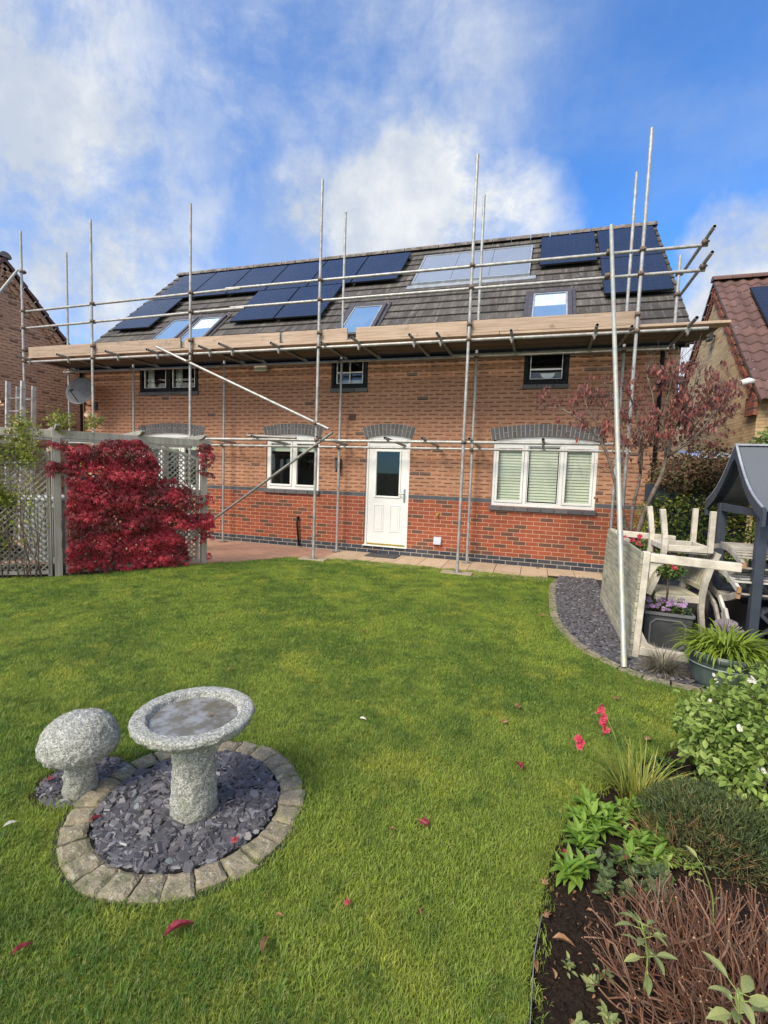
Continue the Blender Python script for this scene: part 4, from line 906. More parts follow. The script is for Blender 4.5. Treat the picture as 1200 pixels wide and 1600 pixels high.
# ================================================================= LADDER + TRELLIS (left)
def ladder(x, y, w, h, lab, tilt, m=M_GALV):
    t = thing('ladder', lab, 'ladder', (x, y, 0), group='ladder sections standing behind the lattice screen')
    for s in (0, 1):
        q = MB(); q.bar((x + s * w, y, .005), (x + s * w, y + tilt, h), .035, .08, (0, 1, 0)); 
        q.build('stile', m, t)
    q = MB(); z = .3
    while z < h - .1:
        yy = y + tilt * z / h; q.tube([(x + .017, yy, z), (x + w - .017, yy, z)], .016, 8); z += .25
    q.build('rungs', M_GALVD, t)
M_ALU = simple('dull_aluminium', (.50, .50, .49), .45, .5, namt=.25)
ladder(-5.90, -2.25, .40, 3.13, 'aluminium ladder section standing behind the lattice screen, nearer of two', .12, M_ALU)
ladder(-5.84, -2.10, .42, 3.05, 'aluminium ladder section standing behind the lattice screen, farther of two', .12, M_ALU)

PL, PR = Vector((-2.28, -4.03, 0)), Vector((-1.16, -2.37, 0))
PO = Vector((-3.85, -5.04, 0))
def panel(P, Q, name, label, ztop, rise, right=True):
    t = thing(name, label, 'trellis', tuple(P)); D = (Q - P); L = D.length; D.normalize(); N = Vector((D.y, -D.x, 0))
    u0, u1_ = .08, L - .08
    def top(u): k = (u - u0) / (u1_ - u0); return ztop + rise * (4 * k * (1 - k)) ** .8
    fr = MB(); 
    def pt(u, v, o=0): return tuple(P + D * u + N * o + Vector((0, 0, v)))
    for u in (u0 + .022, u1_ - .022): fr.bar(pt(u, .03), pt(u, top(u) + .0), .045, .035, tuple(D))
    fr.bar(pt(u0, .055), pt(u1_, .055), .04, .05); n = 16
    pr = [u0 + (u1_ - u0) * i / n for i in range(n + 1)]
    for i in range(n): fr.bar(pt(pr[i] - .003, top(pr[i])), pt(pr[i + 1] + .003, top(pr[i + 1])), .04, .045)
    fr.build('panel_frame', M_TREL, t, bevel=.003)
    la = MB(); sp = .083; W = .019
    for sgn, off in ((1, .008), (-1, -.008)):
        c = -4.0
        while c < 5.5:
            # line v = sgn*(u - c); clip by sampling
            us = np.linspace(u0, u1_, 90); vs = sgn * (us - c); okk = (vs > .06) & (vs < np.array([top(u) for u in us])); idx = np.where(okk)[0]
            if len(idx) > 2: a, b = us[idx[0]], us[idx[-1]]; la.bar(pt(a, sgn * (a - c), off), pt(b, sgn * (b - c), off), .012, W, tuple(Vector((0, 0, 1)) * 1 - D * sgn), rnd=random.random())
            c += sp
    la.build('lattice', M_LATT, t)
    return t, D, N
def post(x, y, h, w=.095):
    m = MB(); m.box(x - w / 2, x + w / 2, y - w / 2, y + w / 2, -.02, h); return m
tr1, D1, N1 = panel(PL, PR, 'trellis_panel', 'grey lattice panel with a curved top behind the red climber', 1.70, .19)
tr2, D2, N2 = panel(PO, PL, 'trellis_panel', 'grey lattice panel at the left edge, behind the pale rose', 1.70, .16)
# pergola frame (posts, beams, rafters)
pg = thing('pergola', 'weathered grey timber pergola frame over the two lattice panels', 'pergola', tuple(PL))
def rotbox(c, D, w, d, z0, z1, m, name, par):
    q = MB(); q.bar((c.x, c.y, z0), (c.x, c.y, z1), w, d, tuple(D)); return q.build(name, m, par, bevel=.005)
for c in (PL, PR, PO): rotbox(c, D1 if c is not PO else D2, .09, .09, -.02, 1.93, M_TREL, 'post', pg)
rotbox(PL + D1 * .135 + N1 * .0, D1, .045, .045, 0, 1.7, M_TREL, 'post', pg)
rotbox(PL - D2 * .10 + N1 * 0, D2, .045, .045, 0, 1.7, M_TREL, 'post', pg)
back = -N1 if N1.y < 0 else N1
if back.y < 0: back = -back
for c in (PL + back * 1.15 + Vector((.1, 0, 0)), PR + back * 1.0 - Vector((.35, .1, 0))): rotbox(c, D1, .09, .09, -.02, 1.93, M_TREL, 'post', pg)
q = MB(); a = PL - D1 * .05; b = PR + D1 * .12; q.bar((a.x, a.y, 1.985), (b.x, b.y, 1.985), .05, .11); q.build('beam', M_TREL, pg, bevel=.005)
q = MB(); a = PO - D2 * .5; b = PL + D2 * .03; q.bar((a.x, a.y, 1.985), (b.x - .03, b.y - .03, 1.985), .048, .108); q.build('beam', M_TREL, pg, bevel=.005)
q = MB(); a = PL + back * 1.15 - D1 * .2; b = PR + back * .95 + D1 * .1; q.bar((a.x, a.y, 1.985), (b.x, b.y, 1.985), .05, .11); q.build('beam', M_TREL, pg, bevel=.005)
for k in (0.0, .52, .97):
    c = PL.lerp(PR, k); m = MB(); f_ = c - back * .28; e_ = c + back * 1.3; z = 2.062
    S = D1 * .022
    # rafter with slanted nose
    vs = [f_ + Vector((0, 0, z + .045)), f_ + Vector((0, 0, z + .02)), f_ + back * .14 + Vector((0, 0, z - .02)), e_ + Vector((0, 0, z - .02)), e_ + Vector((0, 0, z + .045))]
    vv = [tuple(p - S) for p in vs] + [tuple(p + S) for p in vs]; m.add(vv, [(0, 1, 2, 3, 4), (9, 8, 7, 6, 5)] + [(i, 5 + i, 5 + (i + 1) % 5, (i + 1) % 5) for i in range(5)]); m.build('rafter', M_TREL, pg, bevel=.003)

# things behind the left lattice
for bx, lb in ((-4.35, 'dark wheeled bin behind the left lattice panel, nearer the grey one'), (-5.1, 'dark wheeled bin behind the left lattice panel, farther left')):
    t = thing('wheeled_bin', lb, 'bin', (bx, -3.6, 0)); m = MB(); m.add([(bx - .24, -3.9, .06), (bx + .24, -3.9, .06), (bx + .24, -3.4, .06), (bx - .24, -3.4, .06), (bx - .29, -3.97, 1.0), (bx + .29, -3.97, 1.0), (bx + .29, -3.3, 1.0), (bx - .29, -3.3, 1.0)], [(0, 3, 2, 1), (4, 5, 6, 7), (0, 1, 5, 4), (1, 2, 6, 5), (2, 3, 7, 6), (3, 0, 4, 7)]); m.build('body', M_DARKPL, t, bevel=.02)
    m = MB(); m.box(bx - .3, bx + .3, -3.99, -3.28, 1.005, 1.06); m.build('lid', M_DARKPL, t, bevel=.015)
    for s in (-1, 1): m = MB(); m.tube([(bx + s * .24, -3.35, .1), (bx + s * .29, -3.35, .1)], .1, 16); m.build('wheel', M_RUBBER, t)
t = thing('storage_bin', 'grey plastic storage bin with a pale lid behind the left lattice panel', 'bin', (-3.6, -3.3, 0))
m = MB(); m.box(-3.72, -3.05, -3.45, -2.95, .0, .98); 
for i in range(4): m.box(-3.68 + i * .17, -3.60 + i * .17, -3.47, -3.45, .12, .9)
m.build('body', M_GREYPL, t, bevel=.02)
m = MB(); m.box(-3.76, -3.01, -3.49, -2.91, .985, 1.05); m.build('lid', simple('pale_grey_lid', (.5, .53, .55), .4), t, bevel=.015)

# ================================================================= RED CLIMBER
vine = thing('climbing_vine', 'crimson virginia creeper covering the lattice panel beside the lawn', 'climber', (-1.9, -3.5, 0))
def palm_template():
    v = []; f = []
    lv, lf = leaf_t(.29, .3, .06)
    for a, s in ((0, 1.0), (.75, .9), (-.75, .9), (1.5, .65), (-1.5, .65)):
        k = len(v); ca, sa = math.cos(a), math.sin(a)
        for x, y, z in lv: v.append(((x * ca + y * sa) * s, (-x * sa + y * ca) * s, z * s - .12 * s * y * abs(a)))
        f += [tuple(i + k for i in q) for q in lf]
    return v, f
PT = palm_template()
fr_n = -back   # towards the lawn
def vinepts(n):
    out = []
    Lp = (PR - PL).length
    tries = 0
    while len(out) < n and tries < n * 30:
        tries += 1; u = random.uniform(-.12, Lp + .12); v = random.uniform(.05, 1.98)
        lim = 1.93 if u < .98 else (1.93 - (u - .98) * 1.1 if u < 1.35 else 1.55 - .1 * (u - 1.35))
        edge = 1.55 + .12 * math.sin(v * 7) + .05 * math.sin(v * 17)
        w = mn.noise(Vector((u * 2.3, v * 4.5, 0)))
        d = 1.0
        if v > lim + w * .22: d = .0
        if u > edge + .08: d = .0
        if 1.25 < u and v > 1.25: d *= .45
        if u > edge and w > .12 and (u > 1.85 or .6 < v < 1.4): d = .35
        if u > 1.9 and 1.75 < v < 2.05: d = .8
        if u > 1.6 and .62 < v < .85: d = .9
        if u < .10: d *= (.5 if 1.42 < v < 1.62 or 1.8 < v < 1.92 else .0)
        if w < -.42: d *= .4
        if v < .16: d *= .5
        if random.random() > d: continue
        lay = .05 + .11 * (.5 + .5 * math.sin(v * 19 + 2.5 * mn.noise(Vector((u * 2, v, 9))))) + .13 * (1 - abs(v - 1.0) / 1.2) + .07 * (mn.noise(Vector((u * 4, v * 6, 5))) + .2)
        o = random.uniform(.0, 1) ** .6 * max(.05, lay)
        out.append((u, v, o))
    return out
vp_ = vinepts(5200); n = len(vp_)
U = np.array([q[0] for q in vp_]); V = np.array([q[1] for q in vp_]); O = np.array([q[2] for q in vp_])
P = np.array(PL)[None] + U[:, None] * np.array(D1) + O[:, None] * np.array(fr_n) + V[:, None] * np.array([0, 0, 1.0])
dirs = np.array(fr_n)[None] * rng.uniform(.1, .7, (n, 1)) + np.array([0, 0, -1.0]) * rng.uniform(.5, 1.5, (n, 1)) + rng.normal(size=(n, 3)) * .4
nrm = np.array(fr_n)[None] + np.array([0, 0, .7]) + rng.normal(size=(n, 3)) * .35
m = MB(); m.scatter(PT[0], PT[1], frames(dirs, nrm, rng.uniform(.035, .078, n)), P, np.clip(rng.beta(1.6, 1.8, n) * .75 + np.array([mn.noise(Vector((u * 2.2, v * 5, 3))) for u, v in zip(U, V)]) * .55 + (V < .95) * (U > .8) * .2 - (V > .9) * (V < 1.5) * (U > .8) * .16, 0, 1))
m.build('leaves', M_VINE, vine)
m = MB()
for i in range(34):
    u = random.uniform(.1, 1.75); v = 0; pts = []
    for s in range(9): pts.append(tuple(PL + D1 * u + fr_n * (.035 + .03 * random.random()) + Vector((0, 0, v)))); u = min(1.9, max(.03, u + random.uniform(-.12, .12))); v += random.uniform(.08, .22)
    m.tube(pts, [.008 - .0007 * k for k in range(9)], 5)
m.build('stems', M_BARK, vine)

# ================================================================= ROSE on the left panel
def flower_t(n=6, cup=.4):
    v = [(0, 0, 0)]; f = []
    for k in range(n):
        a = 6.2832 * k / n; b = a + 5.6 / n; v += [(math.cos(a), math.sin(a), cup), (1.15 * math.cos((a + b) / 2), 1.15 * math.sin((a + b) / 2), cup * .7), (math.cos(b), math.sin(b), cup)]
        q = 1 + 3 * k; f += [(0, q, q + 1), (0, q + 1, q + 2)]
    for k in range(n):
        a = 6.2832 * (k + .5) / n; b = a + 5 / n; v += [(.6 * math.cos(a), .6 * math.sin(a), cup * 1.2), (.6 * math.cos(b), .6 * math.sin(b), cup * 1.2)]; q = 1 + 3 * n + 2 * k; f += [(0, q, q + 1)]
    return v, f
FT = flower_t()
rose = thing('rose_bush', 'climbing rose with yellow-green leaves and pale peach flowers on the left lattice panel', 'rose', (-2.9, -4.4, 0))
m = MB(); tips = []
for i in range(26):
    k = random.random(); p = PO.lerp(PL, .25 + .7 * k) - N2 * 0 + Vector((.03, -.10, 0)) ; pts = [p.copy()]; d = Vector((random.uniform(-.25, .3), random.uniform(-.2, .1), 1))
    hgt = random.uniform(1.2, 2.35)
    for s in range(8): p = p + d.normalized() * hgt / 8; d = d + Vector((random.uniform(-.4, .4), random.uniform(-.3, .25), random.uniform(-.1, .1))); pts.append(p.copy())
    m.tube(pts, [.009 - .0009 * j for j in range(9)], 5); tips += pts[3:]
m.build('stems', M_BARK, rose)
lv, lf = leaf_t(.55, .1, .06)
B = [(-2.62, -4.25, 2.02, .26, 70), (-2.25, -4.0, 2.15, .2, 35), (-2.78, -4.35, 1.72, .26, 65), (-2.48, -4.28, 1.74, .24, 60), (-3.0, -4.6, 1.9, .3, 70), (-2.95, -4.5, 1.3, .25, 50), (-2.72, -4.42, 1.12, .15, 40), (-2.9, -4.5, .55, .3, 60), (-3.1, -4.6, .8, .25, 50), (-2.35, -3.9, 2.2, .12, 14), (-2.0, -3.7, 2.2, .15, 20)]
Pq = []; 
for x, y, z, r, c in B:
    for i in range(int(c * 1.7)): d = rdir(1)[0] * r * random.random() ** .5; Pq.append((x + d[0], y + d[1] * .6, z + d[2]))
Pq += [tuple(np.array(random.choice(tips)) + rng.normal(size=3) * .06) for _ in range(160)]
base = np.array(Pq); reps = 5; P = np.repeat(base, reps, 0) + rng.normal(size=(len(base) * reps, 3)) * .028; n = len(P)
m = MB(); m.scatter(lv, lf, frames(rdir(n, -.2), rdir(n, 1.0), rng.uniform(.028, .055, n)), P, rng.random(n)); m.build('leaves', M_ROSEL, rose)
m = MB(); fl = [(onp) for onp in ((-2.86, -4.37, 2.36), (-2.80, -4.37, 2.33), (-2.63, -4.3, 2.09), (-2.70, -4.35, 1.99), (-2.38, -4.12, 1.94), (-2.32, -4.1, 1.77), (-2.98, -4.6, 1.75), (-2.05, -3.75, 2.28), (-2.55, -4.3, 2.3))]
P = np.array(fl); n = len(P); m.scatter(FT[0], FT[1], frames(rdir(n), np.tile([0, -1.0, .6], (n, 1)), rng.uniform(.018, .04, n)), P, rng.random(n)); m.build('flowers', M_ROSEFL, rose)

# ================================================================= BIRD BATH, MUSHROOM, RING
def nz(p, s, o=0): return mn.noise(Vector((p.x * s + o, p.y * s, p.z * s)))
BBX, BBY = 2.628, -7.28
t = thing('bird_bath', 'rough granite bird bath with a wide shallow bowl standing in the slate circle', 'bird bath', (BBX, BBY, 0))
def jbowl(p):
    n = Vector((p.x, p.y, 0)); r = n.length
    top = p.z > .475 and r > .2
    k = .0035 if top else .010
    return p + Vector((n.x, n.y, 0)).normalized() * (nz(p, 22) * k + nz(p, 60, 4) * k * .7) + Vector((0, 0, nz(p, 30, 9) * k * .5)) if r > .02 else p
prof = [(.06, .385), (.10, .387), (.115, .392), (.15, .40), (.19, .414), (.222, .432), (.246, .448), (.258, .462), (.263, .474), (.264, .488), (.259, .495), (.250, .498), (.230, .4985), (.210, .498), (.203, .495), (.198, .486), (.192, .472), (.178, .462), (.14, .458), (.08, .456), (.02, .456), (.0001, .456)]
m = MB(); m.lathe([tuple(np.array(prof[i]) * (1 - k / 3) + np.array(prof[i + 1]) * k / 3) for i in range(len(prof) - 1) for k in range(3)] + [prof[-1]], 128, (BBX, BBY, 0), jit=jbowl); m.build('bowl', M_GRAN, t)
def jped(p): n = Vector((p.x, p.y, 0)).normalized(); return p + n * (nz(p, 26) * .006 + nz(p, 50, 3) * .005 + nz(p, 90, 5) * .004)
m = MB(); m.lathe([(r, z) for z, r in zip(np.linspace(-.02, .392, 60), np.interp(np.linspace(-.02, .392, 60), [-.02, .03, .2, .36, .392], [.106, .103, .094, .090, .10]))], 64, (BBX, BBY, 0), jit=jped); m.build('pedestal', M_GRAN, t)
def water():
    mt, nt, b = newmat('murky_water'); n_ = nt.noise(nt.obj(), 12, 5, .65)
    setb(nt, b, color=nt.mix(nt.mr(n_, .4, .62), (.12, .11, .08), (.24, .25, .25)), rough=.12, spec=.8, normal=nt.bump(n_, .06, .01)); return mt
m = MB(); m.poly([(BBX + .187 * math.cos(a), BBY + .187 * math.sin(a)) for a in np.linspace(0, 6.283, 49)[:-1]], .4585, .473); m.build('water', water(), t)
MX, MY = 2.005, -7.335
t = thing('stone_mushroom', 'rough granite garden mushroom beside the bird bath', 'stone mushroom', (MX, MY, 0))
def jcap(p):
    return p + Vector((p.x, p.y, (p.z - .28) * 1.3)).normalized() * (nz(p, 8) * .003 + nz(p, 24, 2) * .004 + nz(p, 42, 8) * .006 + nz(p, 75, 3) * .006)
cap = [(.05, .205), (.10, .195), (.135, .198), (.160, .213), (.174, .240), (.172, .275), (.158, .313), (.134, .345), (.105, .367), (.067, .384), (.03, .391), (.0001, .392)]
cp = []
for i in range(len(cap) - 1):
    for k in range(3): cp.append(tuple(np.array(cap[i]) * (1 - k / 3) + np.array(cap[i + 1]) * k / 3))
m = MB(); m.lathe(cp + [cap[-1]], 110, (MX, MY, 0), jit=jcap); m.build('cap', M_GRAN, t)
m = MB(); m.lathe([(r, z) for z, r in zip(np.linspace(-.03, .215, 24), np.interp(np.linspace(-.03, .215, 24), [-.03, .05, .21], [.080, .072, .060]))], 48, (MX, MY, 0), jit=jped); m.build('stem', M_GRAN, t)
# edging ring of setts
t = thing('edging_ring', 'round ring of worn edging stones enclosing the slate chippings and bird bath', 'stone edging', (RING_C[0], RING_C[1], 0))
n = 27; R0, R1 = .415, .535; st = 0
for i in range(n):
    a0 = 6.2832 * i / n + .3; a1 = 6.2832 * (i + 1) / n + .3; g = .006 + random.uniform(0, .012); a0 += g; dz = random.uniform(-.004, .006); R0_, R1_ = R0 + random.uniform(-.006, .006), R1 + random.uniform(-.012, .01)
    P = [(R0_, a0), (R1_, a0 + .004), (R1_, (a0 + a1) / 2), (R1_, a1 - .004), (R0_, a1), (R0_, (a0 + a1) / 2)]
    m = MB(); zt = .022 + dz; c = RING_C; ins = .010
    def rr_(r, a, z): p = Vector((c[0] + r * math.cos(a), c[1] + r * math.sin(a), z)); return tuple(p + Vector((nz(p, 30), nz(p, 30, 7), nz(p, 25, 3))) * .006)
    am = (a0 + a1) / 2; rm = (R0_ + R1_) / 2; vs = []; G = 7
    for iu in range(G + 1):
        for iv in range(G + 1):
            u, v = iu / G, iv / G; r = R0_ + (R1_ - R0_) * u; a = a0 + (a1 - a0) * v; ed = min(u, 1 - u, v, 1 - v); z = zt - (.010 if ed < .01 else (0.0 if ed > .1 else .003)); vs.append(rr_(r, a, z + .004 * mn.noise(Vector((r * 40, a * 20, i)))))
    fs = [(iu * (G + 1) + iv, (iu + 1) * (G + 1) + iv, (iu + 1) * (G + 1) + iv + 1, iu * (G + 1) + iv + 1) for iu in range(G) for iv in range(G)]
    bd = [iv for iv in range(G + 1)] + [iu * (G + 1) + G for iu in range(1, G + 1)] + [G * (G + 1) + iv for iv in range(G - 1, -1, -1)] + [iu * (G + 1) for iu in range(G - 1, 0, -1)]
    k0_ = len(vs); vs += [(vs[b][0], vs[b][1], -.05) for b in bd]; L = len(bd)
    fs += [(bd[q], bd[(q + 1) % L], k0_ + (q + 1) % L, k0_ + q) for q in range(L)]
    m.add(vs, fs, 0, random.random()); m.build('edging_stone', M_SETT, t)
m = MB(); ri = [(.409, a) for a in np.linspace(0, 6.2832, 65)]
m.add([(RING_C[0] + r * math.cos(a), RING_C[1] + r * math.sin(a), z) for z in (0.0, .020) for r, a in ri], [(i, i + 1, 66 + i, 65 + i) for i in range(64)]); m.build('metal_liner', M_RUBBER, t)
m = MB(); m.add([(RING_C[0] + .55 * math.cos(a), RING_C[1] + .55 * math.sin(a), .003) for a in np.linspace(0, 6.2832, 65)[:-1]], [tuple(range(64))]); tag(m.build('slate_bed', M_UNDER), kind='structure')
m = MB(); m.add([(MUSH_C[0] + .232 * math.cos(a), MUSH_C[1] + .232 * math.sin(a), .002) for a in np.linspace(0, 6.2832, 65)[:-1]], [tuple(range(64))]); tag(m.build('soil_hollow', M_SOIL), kind='structure')
# chips
def chip_templates():
    T = []
    for k in range(8):
        n = random.choice((5, 6, 6, 7)); v = []
        for i in range(n): a = 6.2832 * (i + random.uniform(-.28, .28)) / n; r = random.uniform(.36, .56); v.append((r * math.cos(a) * random.uniform(.75, 1.0), r * math.sin(a) * 1.15))
        h = .07; vs = [(x, y, -h) for x, y in v] + [(x * .9, y * .9, h + random.uniform(-.02, .02)) for x, y in v]
        T.append((vs, [tuple(range(n))[::-1], tuple(range(n, 2 * n))] + [(i, (i + 1) % n, n + (i + 1) % n, n + i) for i in range(n)]))
    return T
CT = chip_templates()
def chips(name, pts, zs, smin, smax, label, tilt=.5):
    m = MB(); n = len(pts); grp = rng.integers(0, len(CT), n)
    U = np.stack([rng.normal(0, tilt, n), rng.normal(0, tilt, n), np.ones(n)], 1); D = np.concatenate([rng.normal(size=(n, 2)), np.zeros((n, 1))], 1); S = smin + (smax - smin) * rng.beta(1.2, 2.8, n); P = np.concatenate([pts, zs[:, None]], 1)
    rd = np.clip(rng.normal(.42, .24, n), 0, 1)
    for g in range(len(CT)):
        k = grp == g; m.scatter(CT[g][0], CT[g][1], frames(D[k], U[k], S[k]), P[k], rd[k])
    o = m.build(name, M_SLATE); tag(o, label, 'slate chippings', kind='stuff'); return o
def disc(n, c, r, holes=()):
    a = rng.uniform(0, 6.2832, n * 2); q = r * np.sqrt(rng.random(n * 2)); P = np.stack([c[0] + q * np.cos(a), c[1] + q * np.sin(a)], 1)
    for hx, hy, hr in holes: P = P[np.hypot(P[:, 0] - hx, P[:, 1] - hy) > hr]
    return P[:n]
P = disc(3400, RING_C, .400, [(BBX, BBY, .10)]); chips('slate_chippings', P, rng.uniform(.006, .026, len(P)) + .012 * np.exp(-((P[:, 0] - BBX) ** 2 + (P[:, 1] - BBY) ** 2) / .05),   .020, .082, 'plum grey slate chippings inside the ring round the bird bath')
P = disc(620, MUSH_C, .195, [(MX, MY, .08), (RING_C[0], RING_C[1], .53)]); chips('slate_chippings', P, rng.uniform(.001, .010, len(P)), .018, .060, 'plum grey slate chippings in the small round hollow under the stone mushroom')
xs = rng.uniform(4.35, 6.6, 26000); ys = rng.uniform(-4.85, -.66, 26000)
ok = inpoly(xs, ys, SLATE_A) & ((xs < 5.05 + .25 * (ys < -2)) | (ys < -4.15)); P = np.stack([xs[ok], ys[ok]], 1)[:11000]
chips('slate_chippings', P, rng.uniform(.0, .018, len(P)), .025, .07, 'plum grey slate chippings of the strip by the table and along the wall', .32)
# curved kerb along the right slate area
t = thing('edging_kerb', 'curved strip of buff edging stones between the lawn and the slate chippings on the right', 'stone edging', (4.35, -2.5, 0))
oc = [(4.42, -.95), (4.335, -1.5), (4.305, -2.29), (4.30, -3.1), (4.335, -3.5), (4.405, -3.85), (4.555, -4.28), (4.795, -4.605), (5.0, -4.775), (5.28, -4.865), (5.6, -4.9), (6.0, -4.9)]
ic = [(4.52, -.95), (4.43, -1.5), (4.40, -2.29), (4.395, -3.1), (4.43, -3.48), (4.50, -3.81), (4.64, -4.22), (4.865, -4.53), (5.05, -4.685), (5.3, -4.77), (5.6, -4.8), (6.0, -4.8)]
def resample(P, n): 
    P = np.array(P, float); s = np.r_[0, np.cumsum(np.hypot(*np.diff(P, axis=0).T))]; q = np.linspace(0, s[-1], n + 1); return np.stack([np.interp(q, s, P[:, 0]), np.interp(q, s, P[:, 1])], 1)
A_, B_ = resample(oc, 24), resample(ic, 24)
for i in range(24):
    m = MB(); a0, a1, b0, b1 = A_[i], A_[i + 1], B_[i], B_[i + 1]; e = .03
    m.poly([tuple(a0 * (1 - e) + a1 * e), tuple(b0 * (1 - e) + b1 * e), tuple(b1 * (1 - e) + b0 * e), tuple(a1 * (1 - e) + a0 * e)][::1], -.05, .012 + random.uniform(-.003, .003), rnd=random.random()); m.build('edging_stone', M_SETT, t, bevel=.006)
# thin metal edge of the flower bed
m = MB(); E_ = [(4.155, -7.30), (4.13, -7.46), (4.12, -7.67), (4.1, -8.3)]
E2 = resample(E_, 30)
for i in range(30): m.bar((E2[i][0] + .01, E2[i][1], -.008), (E2[i + 1][0] + .01, E2[i + 1][1], -.008), .003, .05, rnd=.5)
tag(m.build('lawn_edging', M_GALVD), 'thin metal edging strip between the lawn and the dark flower bed soil', 'lawn edging')

# ================================================================= TABLE ON ITS SIDE
TX, TY0, TY1, TZ = 4.955, -4.27, -2.15, .985
t = thing('garden_table', 'weathered slatted teak garden table stood on its long edge beside the lawn', 'table', (5.0, -3.2, 0))
m = MB(); n = 17; 
for i in range(n):
    z0 = .012 + (TZ - .012) * i / n; z1 = .012 + (TZ - .012) * (i + 1) / n - .005; l0, l1 = .035 * z0, .035 * z1
    m.add([(TX + l0, TY0, z0), (TX + l0 + .022, TY0, z0), (TX + l0 + .022, TY1, z0), (TX + l0, TY1, z0), (TX + l1, TY0, z1), (TX + l1 + .022, TY0, z1), (TX + l1 + .022, TY1, z1), (TX + l1, TY1, z1)], [(0, 3, 2, 1), (4, 5, 6, 7), (0, 1, 5, 4), (1, 2, 6, 5), (2, 3, 7, 6), (3, 0, 4, 7)], 0, random.random())
m.build('tabletop', M_TEAKG, t, bevel=.002)
for y in (TY0 + .035, (TY0 + TY1) / 2, TY1 - .035):
    m = MB(); m.bar((TX + .052, y, .01), (TX + .052 + .034, y, TZ), .055, .07, (0, 1, 0)); m.build('apron_rail', M_TEAK, t, bevel=.004)
for zc in (.075, TZ - .05):
    for y in (TY0 + .035, TY1 - .035):
        m = MB(); x0 = TX + .082 + .035 * zc; m.bar((x0, y, zc), (x0 + .70, y, zc - .03), .064, .075); m.build('leg', M_TEAK, t, bevel=.006)
        b = MB(); s = 1 if zc < .5 else -1; pts = [(x0, zc + s * .038), (x0 + .15, zc + s * .036), (x0 + .07, zc + s * .07), (x0 + .03, zc + s * .14), (x0, zc + s * .2)]
        if s < 0: pts = pts[::-1]
        b.polyxz(pts, y - .015, y + .015); b.build('corner_bracket', M_TEAK, t)
# ================================================================= CHAIRS
def chair(label, loc, flip, rz, group='weathered teak dining chairs stacked behind the table'):
    t = thing('garden_chair', label, 'chair', (0, 0, 0), group=group)
    W = .24
    m = MB()
    for i in range(9): y = -W + .03 + i * (2 * W - .06) / 8; m.bar((-.19, y, .435), (.23, y, .445), .045, .018, rnd=random.random())
    m.build('seat', M_TEAKG, t, bevel=.003)
    m = MB(); m.bar((-.20, -W + .01, .40), (.22, -W + .01, .40), .03, .065); m.bar((-.20, W - .01, .40), (.22, W - .01, .40), .03, .065); m.bar((.22, -W, .405), (.22, W, .405), .03, .065); m.bar((-.2, -W, .40), (-.2, W, .40), .03, .06); m.build('seat_frame', M_TEAK, t, bevel=.004)
    for s in (-1, 1):
        m = MB(); m.bar((.215, s * W, 0), (.215, s * W, .43), .05, .05, (0, 1, 0)); m.build('leg', M_TEAK, t, bevel=.005)
        m = MB(); pp = [(-.25, 0), (-.225, .15), (-.205, .3), (-.205, .44), (-.225, .6), (-.265, .75), (-.32, .90)]
        for i in range(6): m.bar((pp[i][0], s * W, pp[i][1]), (pp[i + 1][0], s * W, pp[i + 1][1] + .004), .05 + .003 * (i % 2), .052 - .002 * (i % 2), (1, 0, 0))
        m.build('leg', M_TEAK, t, bevel=.004)
    m = MB()
    for i in range(7):
        y = -W + .06 + i * (2 * W - .12) / 6
        m.bar((-.21, y, .54), (-.315, y, .86), .014, .034, (0, 1, 0), rnd=random.random())
    m.bar((-.208, -W + .025, .53), (-.208, W - .025, .53), .03, .05); n = 6
    for i in range(n):
        y0 = -W + .02 + (2 * W - .04) * i / n; y1 = -W + .02 + (2 * W - .04) * (i + 1) / n; k = lambda y: .855 + .035 * (1 - (y / W) ** 2)
        m.bar((-.318, y0, k(y0)), (-.318, y1 + .002, k(y1)), .03, .075)
    m.build('backrest', M_TEAKG, t, bevel=.003)
    t.rotation_euler = (0, math.pi if flip else 0, rz); t.location = loc; return t
chair('upright teak dining chair under the upturned one, next to the standard rose planter', (5.53, -3.15, 0), False, math.pi + .12)
chair('upturned teak dining chair with four legs pointing up, resting on the other chair', (5.56, -3.17, 1.335), True, math.pi + .05)

